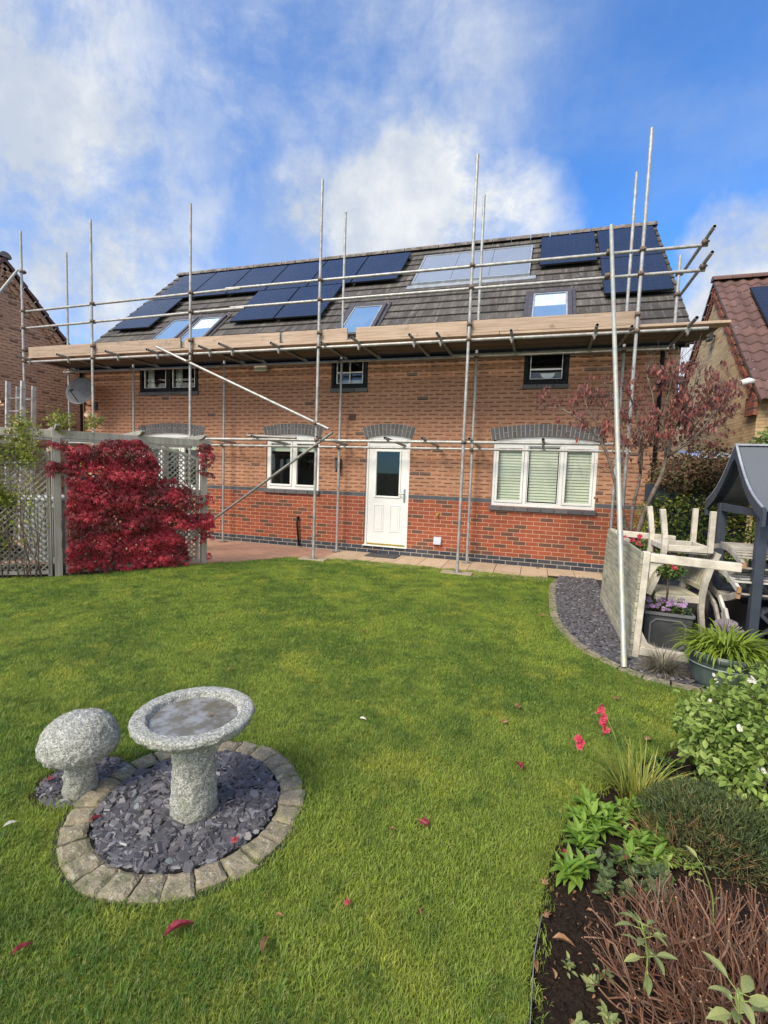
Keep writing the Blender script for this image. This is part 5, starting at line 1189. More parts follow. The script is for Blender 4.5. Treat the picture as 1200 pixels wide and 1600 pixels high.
# ================================================================= PLANTERS
def planter_rose(loc, rz, sc, label, lab2, full=True):
    t = thing('square_planter', label, 'planter', (0, 0, 0)); S = .20; H = .40
    m = MB(); rect(m, -S, S, 0, H, .0, 0, 0) if False else None
    m.add([(-S * .93, -S * .93, 0), (S * .93, -S * .93, 0), (S * .93, S * .93, 0), (-S * .93, S * .93, 0), (-S, -S, H), (S, -S, H), (S, S, H), (-S, S, H), (-S + .03, -S + .03, H), (S - .03, -S + .03, H), (S - .03, S - .03, H), (-S + .03, S - .03, H), (-S + .03, -S + .03, H - .05), (S - .03, -S + .03, H - .05), (S - .03, S - .03, H - .05), (-S + .03, S - .03, H - .05)],
          [(3, 2, 1, 0), (0, 1, 5, 4), (1, 2, 6, 5), (2, 3, 7, 6), (3, 0, 4, 7), (4, 5, 9, 8), (5, 6, 10, 9), (6, 7, 11, 10), (7, 4, 8, 11), (8, 9, 13, 12), (9, 10, 14, 13), (10, 11, 15, 14), (11, 8, 12, 15)])
    m.build('box', M_LEAD, t, bevel=.006)
    m = MB(); m.add([(-S + .03, -S + .03, H - .03), (S - .03, -S + .03, H - .03), (S - .03, S - .03, H - .03), (-S + .03, S - .03, H - .03)], [(0, 1, 2, 3)]); m.build('compost', M_SOIL, t)
    m = MB()
    for a in (0, 1, 2, 3):
        Rz = Matrix.Rotation(a * math.pi / 2, 3, 'Z'); q = [(-.10, .06), (.10, .06), (.145, .105), (.145, .29), (.10, .335), (-.10, .335), (-.145, .29), (-.145, .105)]
        for i in range(8):
            p0, p1 = q[i], q[(i + 1) % 8]; f_ = lambda p: Rz @ Vector((p[0], -S * (.93 + .07 * p[1] / H) - .004, p[1])); m.bar(f_(p0), f_(p1), .014, .012, tuple(Rz @ Vector((0, -1, 0))))
        f_ = lambda x, z: tuple(Rz @ Vector((x, -S - .006, z))); m.bar(f_(-S, H - .012), f_(S, H - .012), .014, .026)
    m.build('moulding', M_LEADL, t)
    rs = thing('standard_rose', lab2, 'rose', (0, 0, 0))
    m = MB(); m.tube([(.0, .0, .36), (.01, 0, .55), (.0, .01, .74)], .009, 6); 
    for i in range(10): d = rdir(1, .6)[0] * .12; m.tube([(0, .01, .70), tuple(np.array([0, .01, .76]) + d)], [.005, .002], 5)
    m.build('stem', M_BARK, rs)
    lv, lf = leaf_t(.6, .1, .05); n = 420; P = rdir(n) * (rng.random((n, 1)) ** .45) * np.array([.16, .16, .085]) + np.array([0, 0, .78]); m = MB(); m.scatter(lv, lf, frames(rdir(n), rdir(n, 1.2), rng.uniform(.022, .042, n)), P, rng.random(n) * .7); m.build('leaves', M_HEDGE, rs)
    P = np.array([(-.05, -.08, .87), (-.09, -.06, .86), (.02, -.07, .89), (0, -.10, .84), (.14, -.08, .855), (-.12, -.02, .88), (.03, -.11, .81), (.05, .02, .90)]); n = len(P); m = MB(); m.scatter(FT[0], FT[1], frames(rdir(n), np.tile([0, -1.0, .5], (n, 1)), rng.uniform(.018, .03, n)), P, rng.random(n)); m.build('flowers', M_PINKFL, rs)
    out = [t, rs]
    if full:
        vi = thing('winter_pansies', 'mauve and white pansies spilling over the rim of the square lead-grey planter', 'pansies', (0, 0, 0))
        lv, lf = leaf_t(.6, .2, .05); n = 330; P = np.stack([rng.uniform(-.2, .2, n), rng.uniform(-.21, .18, n), rng.uniform(.385, .46, n)], 1); m = MB(); m.scatter(lv, lf, frames(rdir(n, .2), rdir(n, 1.2), rng.uniform(.02, .035, n)), P, rng.random(n) * .6); m.build('leaves', M_HEDGE, vi)
        n = 46; P = np.stack([rng.uniform(-.2, .2, n), rng.uniform(-.22, .05, n), rng.uniform(.43, .49, n)], 1); m = MB(); m.scatter(FT[0], FT[1], frames(rdir(n), np.tile([0, -1.0, .7], (n, 1)) + rng.normal(size=(n, 3)) * .3, rng.uniform(.014, .022, n)), P, np.clip((P[:, 0] + .15) * 2.4 + rng.uniform(-.2, .2, n), 0, 1)); m.build('flowers', M_VIOLA, vi); out.append(vi)
    for o in out: o.location = loc; o.rotation_euler = (0, 0, rz); o.scale = (sc,) * 3
planter_rose((5.315, -3.86, 0), -.07, 1.0, 'square lead-grey planter with a raised panel, standing between the table legs', 'small standard rose with pink blooms rising from the square planter')
planter_rose((5.24, -2.62, 0), .1, 1.05, 'second square lead-grey planter hidden behind the chairs and the table', 'pink standard rose peeping over the table behind the upturned chair', False)
# big round pot
t = thing('round_pot', 'large blue-green round garden pot at the edge of the slate chippings', 'pot', (5.57, -4.66, 0))
m = MB(); m.lathe([(.0001, 0), (.19, 0), (.215, .06), (.25, .18), (.268, .24), (.272, .25), (.285, .255), (.29, .29), (.285, .30), (.262, .30), (.258, .27), (.24, .262), (.0001, .262)], 48, (5.57, -4.66, 0)); m.build('bowl', M_POTG, t)
m = MB(); m.lathe([(.262, .196), (.268, .20), (.269, .206), (.264, .21)], 48, (5.57, -4.66, 0)); m.lathe([(.284, .299), (.290, .303), (.284, .307), (.26, .303)], 48, (5.57, -4.66, 0)); m.build('rim_band', M_POTL, t)
def strap_blades(name, mat_, par, c, n, L0, L1, w, spread, up0, rad, seg=6, droop=1.5, zc=0):
    m = MB()
    for i in range(n):
        a = random.uniform(0, 6.2832); r = rad * math.sqrt(random.random()); p = Vector((c[0] + r * math.cos(a), c[1] + r * math.sin(a), c[2])); a += random.uniform(-.5, .5)
        L = random.uniform(L0, L1); el = random.uniform(*up0); h = Vector((math.cos(a), math.sin(a), 0)); S = Vector((-math.sin(a), math.cos(a), 0)); vs = []; rr = random.random()
        dr = droop * random.uniform(.7, 1.3)
        for s in range(seg + 1):
            t_ = s / seg; ww = w * (math.sin(math.pi * min(1, .25 + .75 * t_)) ** .8 if t_ < 1 else 0) * .5 + .0004
            vs += [tuple(p - S * ww), tuple(p + S * ww)]; ang = el - dr * t_ * (t_ * .6 + .6); p = p + (h * math.cos(ang) + Vector((0, 0, 1)) * math.sin(ang)) * L / seg
        m.add(vs, [(2 * s, 2 * s + 1, 2 * s + 3, 2 * s + 2) for s in range(seg)], 0, rr)
    return m.build(name, mat_, par) if name else m
pl = thing('strap_leaved_plant', 'arching bright green strap-leaved plant overflowing the round blue-green pot', 'plant', (5.57, -4.66, .26))
strap_blades('leaves', M_STRAP, pl, (5.57, -4.66, .27), 420, .22, .37, .015, 1, (.55, 1.35), .16, droop=2.0)
pl = thing('tufted_grass', 'small tuft of grey-brown ornamental grass on the slate left of the round pot', 'grass plant', (5.17, -4.52, 0))
strap_blades('blades', M_SPIKY, pl, (5.17, -4.52, .0), 620, .13, .27, .0035, 1, (.25, 1.5), .06, droop=.9)
hp = thing('heather_tuft', 'grey-purple heather tuft behind the strap-leaved plant', 'plant', (5.72, -4.2, .3))
m = MB(); 
for i in range(90): d = rdir(1, 1.2)[0]; m.tube([(5.72, -4.2, .28), tuple(np.array([5.72, -4.2, .30]) + d * .14)], [.004, .006], 4)
m.build('stems', simple('heather_grey', (.22, .19, .20), .9), hp); 
m = MB(); m.lathe([(.0001, 0), (.10, 0), (.13, .29), (.12, .29), (.11, .26), (.0001, .26)], 24, (5.72, -4.2, 0)); tag(m.build('plant_pot', M_DARKPL), 'dark pot holding the grey-purple heather tuft', 'pot')

# ================================================================= ARBOUR
ar = thing('garden_arbour', 'blue-grey wooden arbour seat with a pitched felt roof at the right edge', 'arbour', (6.5, -3.1, 0))
AX0, AX1, AC, AH = 6.12, 6.86, -3.08, .76
for x in (AX0, AX1):
    for y in (-3.64, -2.6 if x == AX0 else -2.45): m = MB(); m.box(x - .04, x + .04, y - .04, y + .04, 0, 1.40); m.build('post', M_ARB, ar, bevel=.004)
for q in ((AX0 + .04, AX1 - .04, -3.66, -3.62, 1.30, 1.38), (AX0 - .03, AX0 + .03, -3.60, -2.64, 1.31, 1.39), (AX1 - .03, AX1 + .03, -3.6, -2.5, 1.31, 1.39), (AX0 + .04, AX1 - .04, -3.66, -3.62, .06, .13)): m = MB(); m.box(*q); m.build('rail', M_ARB, ar, bevel=.003)
def rc(u): # concave roof half profile: u 0 apex .. 1 eave
    return AH * u, 2.0 - .62 * (u + .16 * math.sin(math.pi * u))
m = MB(); n = 10
for s in (-1, 1):
    for i in range(n):
        (a, za), (b, zb) = rc(i / n), rc((i + 1) / n); y0, y1 = AC + s * a, AC + s * b
        m.add([(x, y, z + h) for h in (0, .02) for x, y, z in ((6.06, y0, za), (7.05, y0, za), (7.05, y1, zb), (6.06, y1, zb))], [(0, 1, 2, 3), (7, 6, 5, 4), (0, 4, 5, 1), (1, 5, 6, 2), (2, 6, 7, 3), (3, 7, 4, 0)])
rf_ = m.build('roof', M_FELT, ar)
m = MB()
for s in (-1, 1):
    for i in range(n):
        (a, za), (b, zb) = rc(i / n), rc((i + 1) / n); m.add([(x, AC + s * q, z) for x in (6.16, 7.0) for q, z in ((a, za - .004), (b, zb - .004))], [(0, 1, 3, 2)])
m.build('soffit', M_ARBL, rf_)
for x in (6.03, 7.05):
    m = MB()
    for s in (-1, 1):
        for i in range(n):
            (a, za), (b, zb) = rc(i / n), rc((i + 1) / n); w = .11
            y0, y1 = AC + s * a, AC + s * (b + (.012 if i == n - 1 else 0)); m.add([(xx, y, z) for xx in (x, x + .028) for y, z in ((y0, za + .03), (y1, zb + .03), (y1, zb + .03 - w), (y0, za + .03 - w - (.03 if i == 0 else 0)))], [(0, 1, 2, 3), (7, 6, 5, 4), (0, 4, 5, 1), (3, 2, 6, 7), (1, 5, 6, 2)])
        e = AC + s * AH; m.bar((x + .014, e, 1.38), (x + .014, e, 1.24), .026, .06, (0, 1, 0))
    m.build('bargeboard', M_ARB, rf_)
m = MB()
for s in (-1, 1):
    for i in range(n): (a, za), (b, zb) = rc(i / n), rc((i + 1) / n); m.bar((6.035, AC + s * a, za + .037), (6.035, AC + s * b, zb + .037), .02, .012)
m.bar((6.03, AC, 2.032), (7.08, AC, 2.032), .05, .02); m.build('edge_trim', M_SILV, rf_)
m = MB()
for s in (-1,):
    for k in np.arange(-1.6, 1.4, .2):
        ys = np.linspace(-3.58, -2.5, 60); zs = 1.0 + s * (ys + 3.0 - k); ok_ = (zs > .5) & (zs < 1.44); ii = np.where(ok_)[0]
        if len(ii) > 3: m.bar((AX1 + s * .012, ys[ii[0]], zs[ii[0]]), (AX1 + s * .012, ys[ii[-1]], zs[ii[-1]]), .014, .038, (1, 0, 0) if False else (0, -s, 1))
m.build('back_lattice', M_ARB, ar)
m = MB()
for s in (-1, 1):
    for k in np.arange(-.6, .6, .22):
        xs_ = np.linspace(AX0 + .05, AX1 - .05, 40); zs = .27 + s * (xs_ - 6.45 - k); ok_ = (zs > .13) & (zs < .42); ii = np.where(ok_)[0]
        if len(ii) > 3: m.bar((xs_[ii[0]], -3.64 + s * .01, zs[ii[0]]), (xs_[ii[-1]], -3.64 + s * .01, zs[ii[-1]]), .014, .03)
m.build('side_lattice', M_ARB, ar)
m = MB()
for i in range(6): m.box(AX0 + .0 + i * .12, AX0 + .11 + i * .12, -3.59, -2.5, .40, .425)
m.build('seat', M_ARB, ar); m = MB(); m.box(AX0 + .05, AX0 + .07, -3.59, -2.66, .02, .39); m.build('seat_front', M_ARB, ar)
# folded loungers piled on the arbour seat
GL = 'folded slatted loungers piled on the arbour seat'
def lounger(label, loc, flipz, tint, ln=.88, seed=0):
    t = thing('folded_lounger', label, 'lounger', (0, 0, 0), group=GL); sgn = -1 if flipz else 1
    def zz(u): return sgn * (.085 * math.sin(u * 3.6 - .5) - .03 * u)
    for x in (0, .50):
        m = MB(); n = 14
        for i in range(n): m.bar((x, ln * (.5 - i / n), zz(i / n)), (x, ln * (.5 - (i + 1) / n) - .002, zz((i + 1) / n)), .028, .052)
        m.build('side_rail', tint, t)
        e = MB(); e.bar((x, -ln * .5 - .004, zz(1)), (x, -ln * .5 - .03, zz(1)), .03, .055); e.build('rail_end', M_TEAKC, t)
    m = MB(); n = 9
    for i in range(n): u = .42 + .56 * i / n; m.bar((-.01, ln * (.5 - u), zz(u) + .034), (.51, ln * (.5 - u), zz(u) + .034), .044, .014, rnd=random.random())
    m.build('slats', tint, t, bevel=.002); t.location = loc[:3]; t.rotation_euler = (loc[3], 0, loc[4]); return t
M_GRW = wood('silver_white_teak', (.46, .45, .42), (.66, .65, .61), (5, 5, 5), knots=.1)
lounger('topmost folded lounger of the pile on the arbour seat', (5.97, -3.22, .90, .06, .05), False, M_TEAKB)
lounger('second folded lounger from the top, its rails curving the other way', (5.95, -3.24, .76, -.05, -.02), True, M_TEAKB)
lounger('third folded lounger in the pile, pale silver slats towards the lawn', (5.93, -3.26, .66, .04, .06), False, M_GRW)
lounger('lowest folded lounger of the pile on the arbour seat', (5.96, -3.24, .51, -.04, 0), True, M_TEAKB)
for i, (p, q, r_) in enumerate((((5.90, -3.05, .44), (5.90, -3.32, .36), (5.89, -3.50, .22)), ((5.94, -3.30, .45), (5.93, -3.48, .35), (5.93, -3.62, .20)))):
    m = MB(); m.bar(p, q, .03, .06); m.bar(q, r_, .031, .061 if i == 0 else .12)
    tag(m.build('lounger_armrest', M_GRW if i else M_TEAKB, bevel=.01), ['grey curved wooden armrest hanging down below the pile of loungers', 'pale broad wooden armrest beside the near arbour post, below the pile'][i], 'armrest')

# ================================================================= FENCE, HEDGE, TREE
t = thing('garden_fence', 'dark slate-coloured fence panel between the house corner and the arbour', 'fence', (6.3, -.8, 0))
m = MB(); m.box(5.66, 5.76, -.85, -.75, 0, 1.58); m.build('post', M_ARB, t, bevel=.005)
m = MB()
for i in range(12): m.box(5.76, 7.0, -.81, -.79 + .004 * (i % 2), .02 + i * .125, .14 + i * .125)
m.box(5.76, 7.0, -.835, -.775, 1.52, 1.55); m.build('boards', M_ARB, t)
t = thing('garden_fence', 'dark fence running behind the arbour, covered with ivy', 'fence', (7.1, -3.5, 0))
m = MB()
for i in range(13): m.box(7.08, 7.10 + .004 * (i % 2), -8.0, -.80, .02 + i * .125, .14 + i * .125)
m.build('boards', M_ARB, t)
lvH, lfH = leaf_t(.62, .12, .07)
def shrub(name, label, cat, blobs, mat_, smin, smax, stems=None, lab=None, up_=.5, flat=1.0):
    """blobs: (x,y,z,rx,ry,rz,count)"""
    c = np.array([b[:3] for b in blobs]).mean(0); t = thing(name, label, cat, (c[0], c[1], 0)); m = MB()
    for (x, y, z, rx, ry, rz, k) in blobs:
        d = rdir(k); rad = rng.random((k, 1)) ** .3; lump = np.array([1 + .28 * mn.noise(Vector(q * 2.6) + Vector((x, y, z)) * 3) for q in d])[:, None]
        P = np.array([x, y, z]) + d * rad * lump * np.array([rx, ry, rz]); P = P[P[:, 2] > .01]; kk = len(P); d = (P - np.array([x, y, z])) / np.array([rx, ry, rz])
        m.scatter(lvH, lfH, frames(d * .6 + rng.normal(size=(kk, 3)) * .6 + np.array([0, 0, -.15]), d * .7 + rng.normal(size=(kk, 3)) * .4 + np.array([0, 0, up_]), rng.uniform(smin, smax, kk)), P, rng.random(kk))
    m.build('leaves', mat_, t); s = MB()
    for (x, y, z, rx, ry, rz, k) in blobs:
        for i in range(7):
            e = rdir(1, .4)[0] * np.array([rx, ry, rz]) * .85 + np.array([x, y, z]); b = np.array([x + random.uniform(-.3, .3) * rx, y + random.uniform(-.3, .3) * ry, max(0.0, z - rz * 1.1)]); mid = (b + e) / 2 + rng.normal(size=3) * .04; s.tube([tuple(b), tuple(mid), tuple(e)], [.012, .008, .003], 5)
    s.build('stems', M_BARK, t); return t
shrub('ivy', 'dark green and yellow variegated ivy on the slate-coloured fence behind the chairs', 'ivy', [(6.3, -.95, 1.05, .75, .16, .5, 2300), (5.85, -.93, .8, .2, .12, .7, 420), (6.95, -1.6, 1.1, .15, .7, .55, 1100), (7.03, -3.0, 1.0, .07, .9, .5, 1500), (6.4, -1.0, .5, .8, .2, .4, 700)], M_IVY, .028, .06)
shrub('hedge', 'brown and dull green leafy hedge above the slate-coloured fence', 'hedge', [(6.15, -.75, 1.72, .45, .4, .28, 1900), (6.55, -.75, 1.85, .5, .45, .36, 2300), (6.9, -1.2, 1.75, .45, .7, .42, 2200), (6.25, -.6, 1.45, .4, .3, .3, 900)], M_HEDGB, .03, .065)
shrub('hedge', 'bright green shrub rising above the arbour roof at the right edge', 'shrub', [(7.35, -1.4, 2.2, .5, .6, .35, 1900), (7.5, -2.4, 2.2, .5, .8, .42, 2400), (7.2, -.9, 2.0, .4, .4, .32, 1100), (7.6, -3.4, 2.0, .5, .8, .55, 1500)], M_HEDGE, .035, .085)
shrub('yellow_shrub', 'narrow golden-leaved shrub at the foot of the small tree', 'shrub', [(5.55, -1.5, .95, .14, .14, .38, 480)], M_GRASSY, .025, .05)
m = MB()
for i in range(20): x = 6.45 + i * .035; m.add([(x, -.2, 2.02 + .012 * (i % 2)), (x + .035, -.2, 2.02 + .012 * ((i + 1) % 2)), (x + .035, .9, 2.18 + .012 * ((i + 1) % 2)), (x, .9, 2.18 + .012 * (i % 2))], [(0, 1, 2, 3)])
o = m.build('lean_to_roof', simple('pale_corrugated_sheet', (.55, .6, .68), .3)); sd = o.modifiers.new('t', 'SOLIDIFY'); sd.thickness = .004
tag(o, 'pale corrugated plastic sheet roof between the house corner and the hedge', 'roof sheet')
m = MB(); 
for x in (6.5, 7.1): m.box(x - .02, x + .02, .3, .34, 0, 2.08)
m.build('support_post', M_ARB, o)

tree = thing('small_tree', 'small multi-stemmed tree with sparse dusky red leaves in front of the scaffold', 'tree', (5.29, -2.05, 0))
TS = {'A': [(5.31, -2.05, 0), (5.29, -2.08, .71), (5.18, -2.1, 1.12), (5.06, -2.15, 1.49), (4.89, -2.2, 1.99), (4.64, -2.2, 2.32), (4.34, -2.15, 2.53)],
 'B': [(5.33, -2.05, 0), (5.29, -2.05, .71), (5.29, -2.0, 1.21), (5.37, -1.9, 1.71), (5.37, -1.8, 2.12), (5.27, -1.8, 2.53), (5.14, -1.85, 2.85)],
 'C': [(5.36, -2.05, 0), (5.33, -2.1, .75), (5.43, -2.15, 1.3), (5.55, -2.2, 1.68), (5.59, -2.2, 1.92), (5.65, -2.25, 2.29), (5.88, -2.3, 2.53), (6.11, -2.25, 2.68)],
 'D': [(5.59, -2.2, 1.92), (5.5, -2.3, 2.37), (5.54, -2.35, 2.77), (5.56, -2.3, 3.0)], 'E': [(5.59, -2.2, 1.92), (5.84, -2.15, 2.13), (6.13, -2.1, 2.37), (6.3, -2.1, 2.45)],
 'F': [(5.06, -2.15, 1.49), (5.12, -2.05, 2.04), (5.05, -2.0, 2.45), (4.92, -2.0, 2.78)], 'G': [(5.37, -1.9, 1.71), (5.3, -2.1, 2.12), (5.42, -2.15, 2.53), (5.33, -2.1, 2.93)], 'H': [(4.89, -2.2, 1.99), (4.8, -2.0, 2.3), (4.62, -1.95, 2.65)], 'I': [(5.65, -2.25, 2.29), (5.75, -2.4, 2.6), (5.8, -2.4, 2.95)], 'J': [(5.59, -2.2, 1.92), (5.8, -2.5, 2.15), (6.0, -2.6, 2.5)]}
RAD = {'A': (.032, .010), 'B': (.030, .009), 'C': (.036, .009), 'D': (.017, .006), 'E': (.017, .006), 'F': (.018, .006), 'G': (.016, .006), 'H': (.012, .005), 'I': (.011, .004), 'J': (.013, .005)}
m = MB(); tips = []
def smoothpts(P, k=3):
    P = [Vector(p) for p in P]; out = []
    for i in range(len(P) - 1):
        p0, p1, p2, p3 = P[max(i - 1, 0)], P[i], P[i + 1], P[min(i + 2, len(P) - 1)]
        for j in range(k): t_ = j / k; out.append(.5 * ((2 * p1) + (p2 - p0) * t_ + (2 * p0 - 5 * p1 + 4 * p2 - p3) * t_ ** 2 + (3 * p1 - p0 - 3 * p2 + p3) * t_ ** 3))
    out.append(P[-1]); return out
def twig(p, d, L, r, dep):
    pts = [p.copy()]; n = 4
    for s in range(n): d = (d + Vector(rng.normal(size=3) * .16) + Vector((0, 0, .05))).normalized(); p = p + d * L / n; pts.append(p.copy())
    m.tube(pts, [r * (1 - .6 * s / n) for s in range(n + 1)], 4, cap=False)
    if dep > 0:
        for q in pts[1:]:
            if random.random() < .75:
                a = Vector(rdir(1, .3)[0]); twig(q, (d + a * .9).normalized(), L * random.uniform(.45, .75), r * .6, dep - 1)
    else: tips.extend(pts[2:])
for k, P in TS.items():
    S = smoothpts(P); n = len(S); r0_, r1_ = RAD[k]; m.tube(S, [r0_ + (r1_ - r0_) * i / (n - 1) for i in range(n)], 8)
    for i in range(n):
        if S[i].z > 1.75 and random.random() < .95:
            twig(S[i], ((S[i] - Vector((5.4, -2.1, 1.2))).normalized() * .7 + Vector(rdir(1, 0)[0]) * .9 + Vector((0, 0, -.1))).normalized(), random.uniform(.18, .36), .005, 2)
            if random.random() < .6: twig(S[i], ((S[i] - Vector((5.4, -2.1, 1.0))).normalized() + Vector(rdir(1, .2)[0]) * .8).normalized(), random.uniform(.15, .34), .0045, 2)
    twig(S[-1], (S[-1] - S[-2]).normalized(), .14, .004, 2)
m.build('trunk', M_BARK, tree)
tp = np.array([tuple(q) for q in tips]); tp = tp[rng.random(len(tp)) < min(1, 2300 / len(tp))]
lv, lf = leaf_t(.5, .05, .1); n = len(tp); cl_ = np.array([mn.noise(Vector(q) * 2.2) for q in tp]); kk = (cl_ > -.22) & (tp[:, 2] < 3.06) & ((tp[:, 2] > 2.08) | (rng.random(n) < .25)) & (tp[:, 0] < 6.28); tp = tp[kk]; n = len(tp)
m = MB(); P = np.repeat(tp, 2, 0) + rng.normal(size=(2 * n, 3)) * .022; n *= 2; m.scatter(lv, lf, frames(rng.normal(size=(n, 3)) * .35 + np.array([0, 0, -1]), rdir(n), rng.uniform(.035, .075, n)), P, rng.random(n)); m.build('crown', M_REDLF, tree)

# ================================================================= FLOWER BED PLANTS
shrub('salvia_bush', 'rounded fresh green bush with small white flowers at the right edge of the lawn', 'shrub', [(5.08, -6.12, .27, .22, .24, .22, 1500), (5.16, -6.42, .20, .24, .2, .2, 1300), (5.33, -6.2, .34, .38, .34, .30, 3600), (5.55, -5.9, .34, .4, .36, .28, 2600), (5.16, -6.05, .26, .22, .26, .2, 1100), (5.5, -6.4, .25, .34, .3, .3, 2000)], M_SALV, .022, .048, up_=.9)
sb = [o for o in bpy.data.objects if o.name.startswith('salvia_bush')][0]
m = MB(); P = np.array([(5.02, -6.02, .42), (5.0, -6.1, .36), (5.3, -6.1, .63), (5.34, -6.08, .62), (5.42, -6.35, .52), (5.22, -6.38, .44), (5.5, -6.0, .66), (5.45, -5.9, .64), (5.1, -5.9, .50), (5.62, -6.0, .64), (5.23, -6.2, .55), (5.05, -6.25, .3)]); P = np.concatenate([P[:2], np.array([5.33, -6.2, .33]) + np.array([[-.62, -.62, .35], [-.3, -.8, .55], [-.45, -.3, .85], [.05, -.7, .75], [-.8, -.3, .5], [-.1, -.3, 1.0], [-.5, -.85, .05], [.2, -.5, .9]]) * np.array([.43, .40, .36]) * 1.12, P[8:9]]); 
for p_ in P:
    m = MB(); q_ = np.repeat(p_[None], 3, 0) + rng.normal(size=(3, 3)) * .007; m.scatter(FT[0], FT[1], frames(rdir(3), np.tile([-.4, -1.0, .6], (3, 1)) + rng.normal(size=(3, 3)) * .7, rng.uniform(.006, .013, 3)), q_, rng.random(3)); m.build('flower', M_WHITEFL, sb)
m = MB()
for p_ in P: m.tube([tuple(p_), (p_[0] + .05, p_[1] - .01, p_[2] - .05), (p_[0] + .12, p_[1] - .02, p_[2] - .14)], .0013, 4, cap=False)
m.build('flower_stems', M_STEM, sb)
lav = thing('lavender_mound', 'low dull grey-green lavender mound between the white-flowered bush and the cut stems', 'shrub', (4.92, -6.62, 0))
def mound(n, c, rx, ry, h, L0, L1, w, mat_, name, par, spread=.8, bias=0):
    lv = [(-w / 2, 0, 0), (w / 2, 0, 0), (w / 2, .6, 0), (-w / 2, .6, 0), (0, 1, 0)]; lf = [(0, 1, 2, 3), (3, 2, 4)]
    a = rng.uniform(0, 6.2832, n); q = np.sqrt(rng.random(n)); x = q * np.cos(a); y = q * np.sin(a); z = np.sqrt(np.maximum(0, 1 - q * q)) * rng.uniform(.45, 1.0, n)
    P = np.stack([c[0] + x * rx, c[1] + y * ry, c[2] + z * h], 1); D = np.stack([x * spread, y * spread, z + .4], 1) + rng.normal(size=(n, 3)) * .5
    m = MB(); m.scatter(lv, lf, frames(D, rdir(n, .5), rng.uniform(L0, L1, n)), P, np.clip(rng.random(n) + bias * (y < -.2), 0, 1)); return m.build(name, mat_, par)
mound(15000, (4.95, -6.60, 0), .36, .27, .21, .014, .032, .15, M_LAV, 'leaves', lav)
mound(520, (4.80, -6.76, 0), .26, .16, .13, .04, .08, .03, M_DRYLF, 'dry_stems', lav, 1.2)
gp = thing('grass_leaved_plant', 'clump of thin yellowing leaves with pink flowers on arching stems', 'flowering plant', (4.63, -6.42, 0))
strap_blades('leaves', M_GRASSY, gp, (4.64, -6.42, 0), 190, .14, .30, .005, 1, (.7, 1.5), .10, droop=.8)
def tgt(x, y, z): return Vector((x, y, z))
fls = [((4.60, -6.40), (4.44, -6.42, .45)), ((4.60, -6.44), (4.43, -6.60, .48)), ((4.58, -6.44), (4.44, -6.62, .44)), ((4.58, -6.46), (4.32, -6.70, .40))]
st_ = MB(); fm = MB()
for (bx, by), e in fls:
    b = Vector((bx, by, .02)); e = Vector(e); mid = b.lerp(e, .55) + Vector((.01, .02, .03)); st_.tube(smoothpts([b, mid, e], 4), [.0032, .003, .003, .0028, .0026, .0025, .0024, .0022, .002], 5)
    for k in range(3):
        p = e + Vector((random.uniform(-.012, .006), random.uniform(-.008, .008), -.016 * k)); fm.scatter(FT[0], FT[1], frames(rdir(1), np.array([[-.6, -.8, .5]]) + rng.normal(size=(1, 3)) * .4, np.array([.017])), np.array([tuple(p)]), rng.random(1))
st_.build('stems', M_STEM, gp); fm.build('flowers', M_PINKFL, gp)
def rosettes(name, label, spots, mat_=None, L=(.045, .085), w=.34):
    t = thing(name, label, 'plant', (spots[0][0], spots[0][1], 0)); m = MB(); lv, lf = leaf_t(w, .35, .06)
    for (x, y) in spots:
        n = random.randint(11, 17); a = rng.uniform(0, 6.2832, n); el = rng.uniform(.15, 1.2, n); D = np.stack([np.cos(a) * np.cos(el), np.sin(a) * np.cos(el), np.sin(el)], 1); U = np.stack([-np.cos(a) * np.sin(el), -np.sin(a) * np.sin(el), np.cos(el)], 1)
        m.scatter(lv, lf, frames(D, U, rng.uniform(L[0], L[1], n)), np.array([x, y, .012]) + np.stack([rng.normal(0, .008, n), rng.normal(0, .008, n), rng.uniform(0, .03, n)], 1), rng.random(n))
    return m.build('leaves', mat_ or M_PEREN, t)
sp = []
while len(sp) < 30:
    x, y = random.uniform(4.32, 4.68), random.uniform(-6.92, -6.5)
    if y > -6.62 - 1.3 * (x - 4.62) or (x - 4.5) ** 2 / .04 + (y + 6.74) ** 2 / .035 > 1: 
        if (x - 4.5) ** 2 / .045 + (y + 6.74) ** 2 / .04 > 1: continue
    sp.append((x, y))
rosettes('green_perennial', 'spreading clump of bright green lance-shaped leaves at the front of the bed', sp)
rosettes('green_perennial', 'small separate tuft of bright green leaves in the bare soil by the lawn edge', [(4.28, -7.03), (4.30, -7.08), (4.33, -7.02), (4.26, -7.08)])
rosettes('green_perennial', 'bright green tuft nearest the lawn edge, above the red fallen leaf', [(4.32, -6.84), (4.36, -6.88), (4.33, -6.90)])
rosettes('sage_seedlings', 'dull grey-green small-leaved cover at the lower left of the cut stems', [(random.uniform(4.24, 4.36), random.uniform(-7.95, -7.45)) for _ in range(26)], M_SAGE, (.018, .038), .5)
rosettes('strawberry_cover', 'dull green low cover between the perennial clump and the cut stems', [(random.uniform(4.38, 4.66), random.uniform(-7.12, -6.92)) for _ in range(40)], M_LAV, (.02, .04), .6)
rosettes('creeping_groundcover', 'loose mixed green leaves filling the soil between the perennials and the lavender mound', [(random.uniform(4.52, 4.78), random.uniform(-6.95, -6.55)) for _ in range(34)], M_SALV, (.02, .045), .45)
rosettes('creeping_groundcover', 'sparse green seedlings along the top of the bed under the white-flowered bush', [(random.uniform(4.72, 5.05), random.uniform(-6.35, -6.05)) for _ in range(26)], M_HEDGE, (.02, .04), .45)
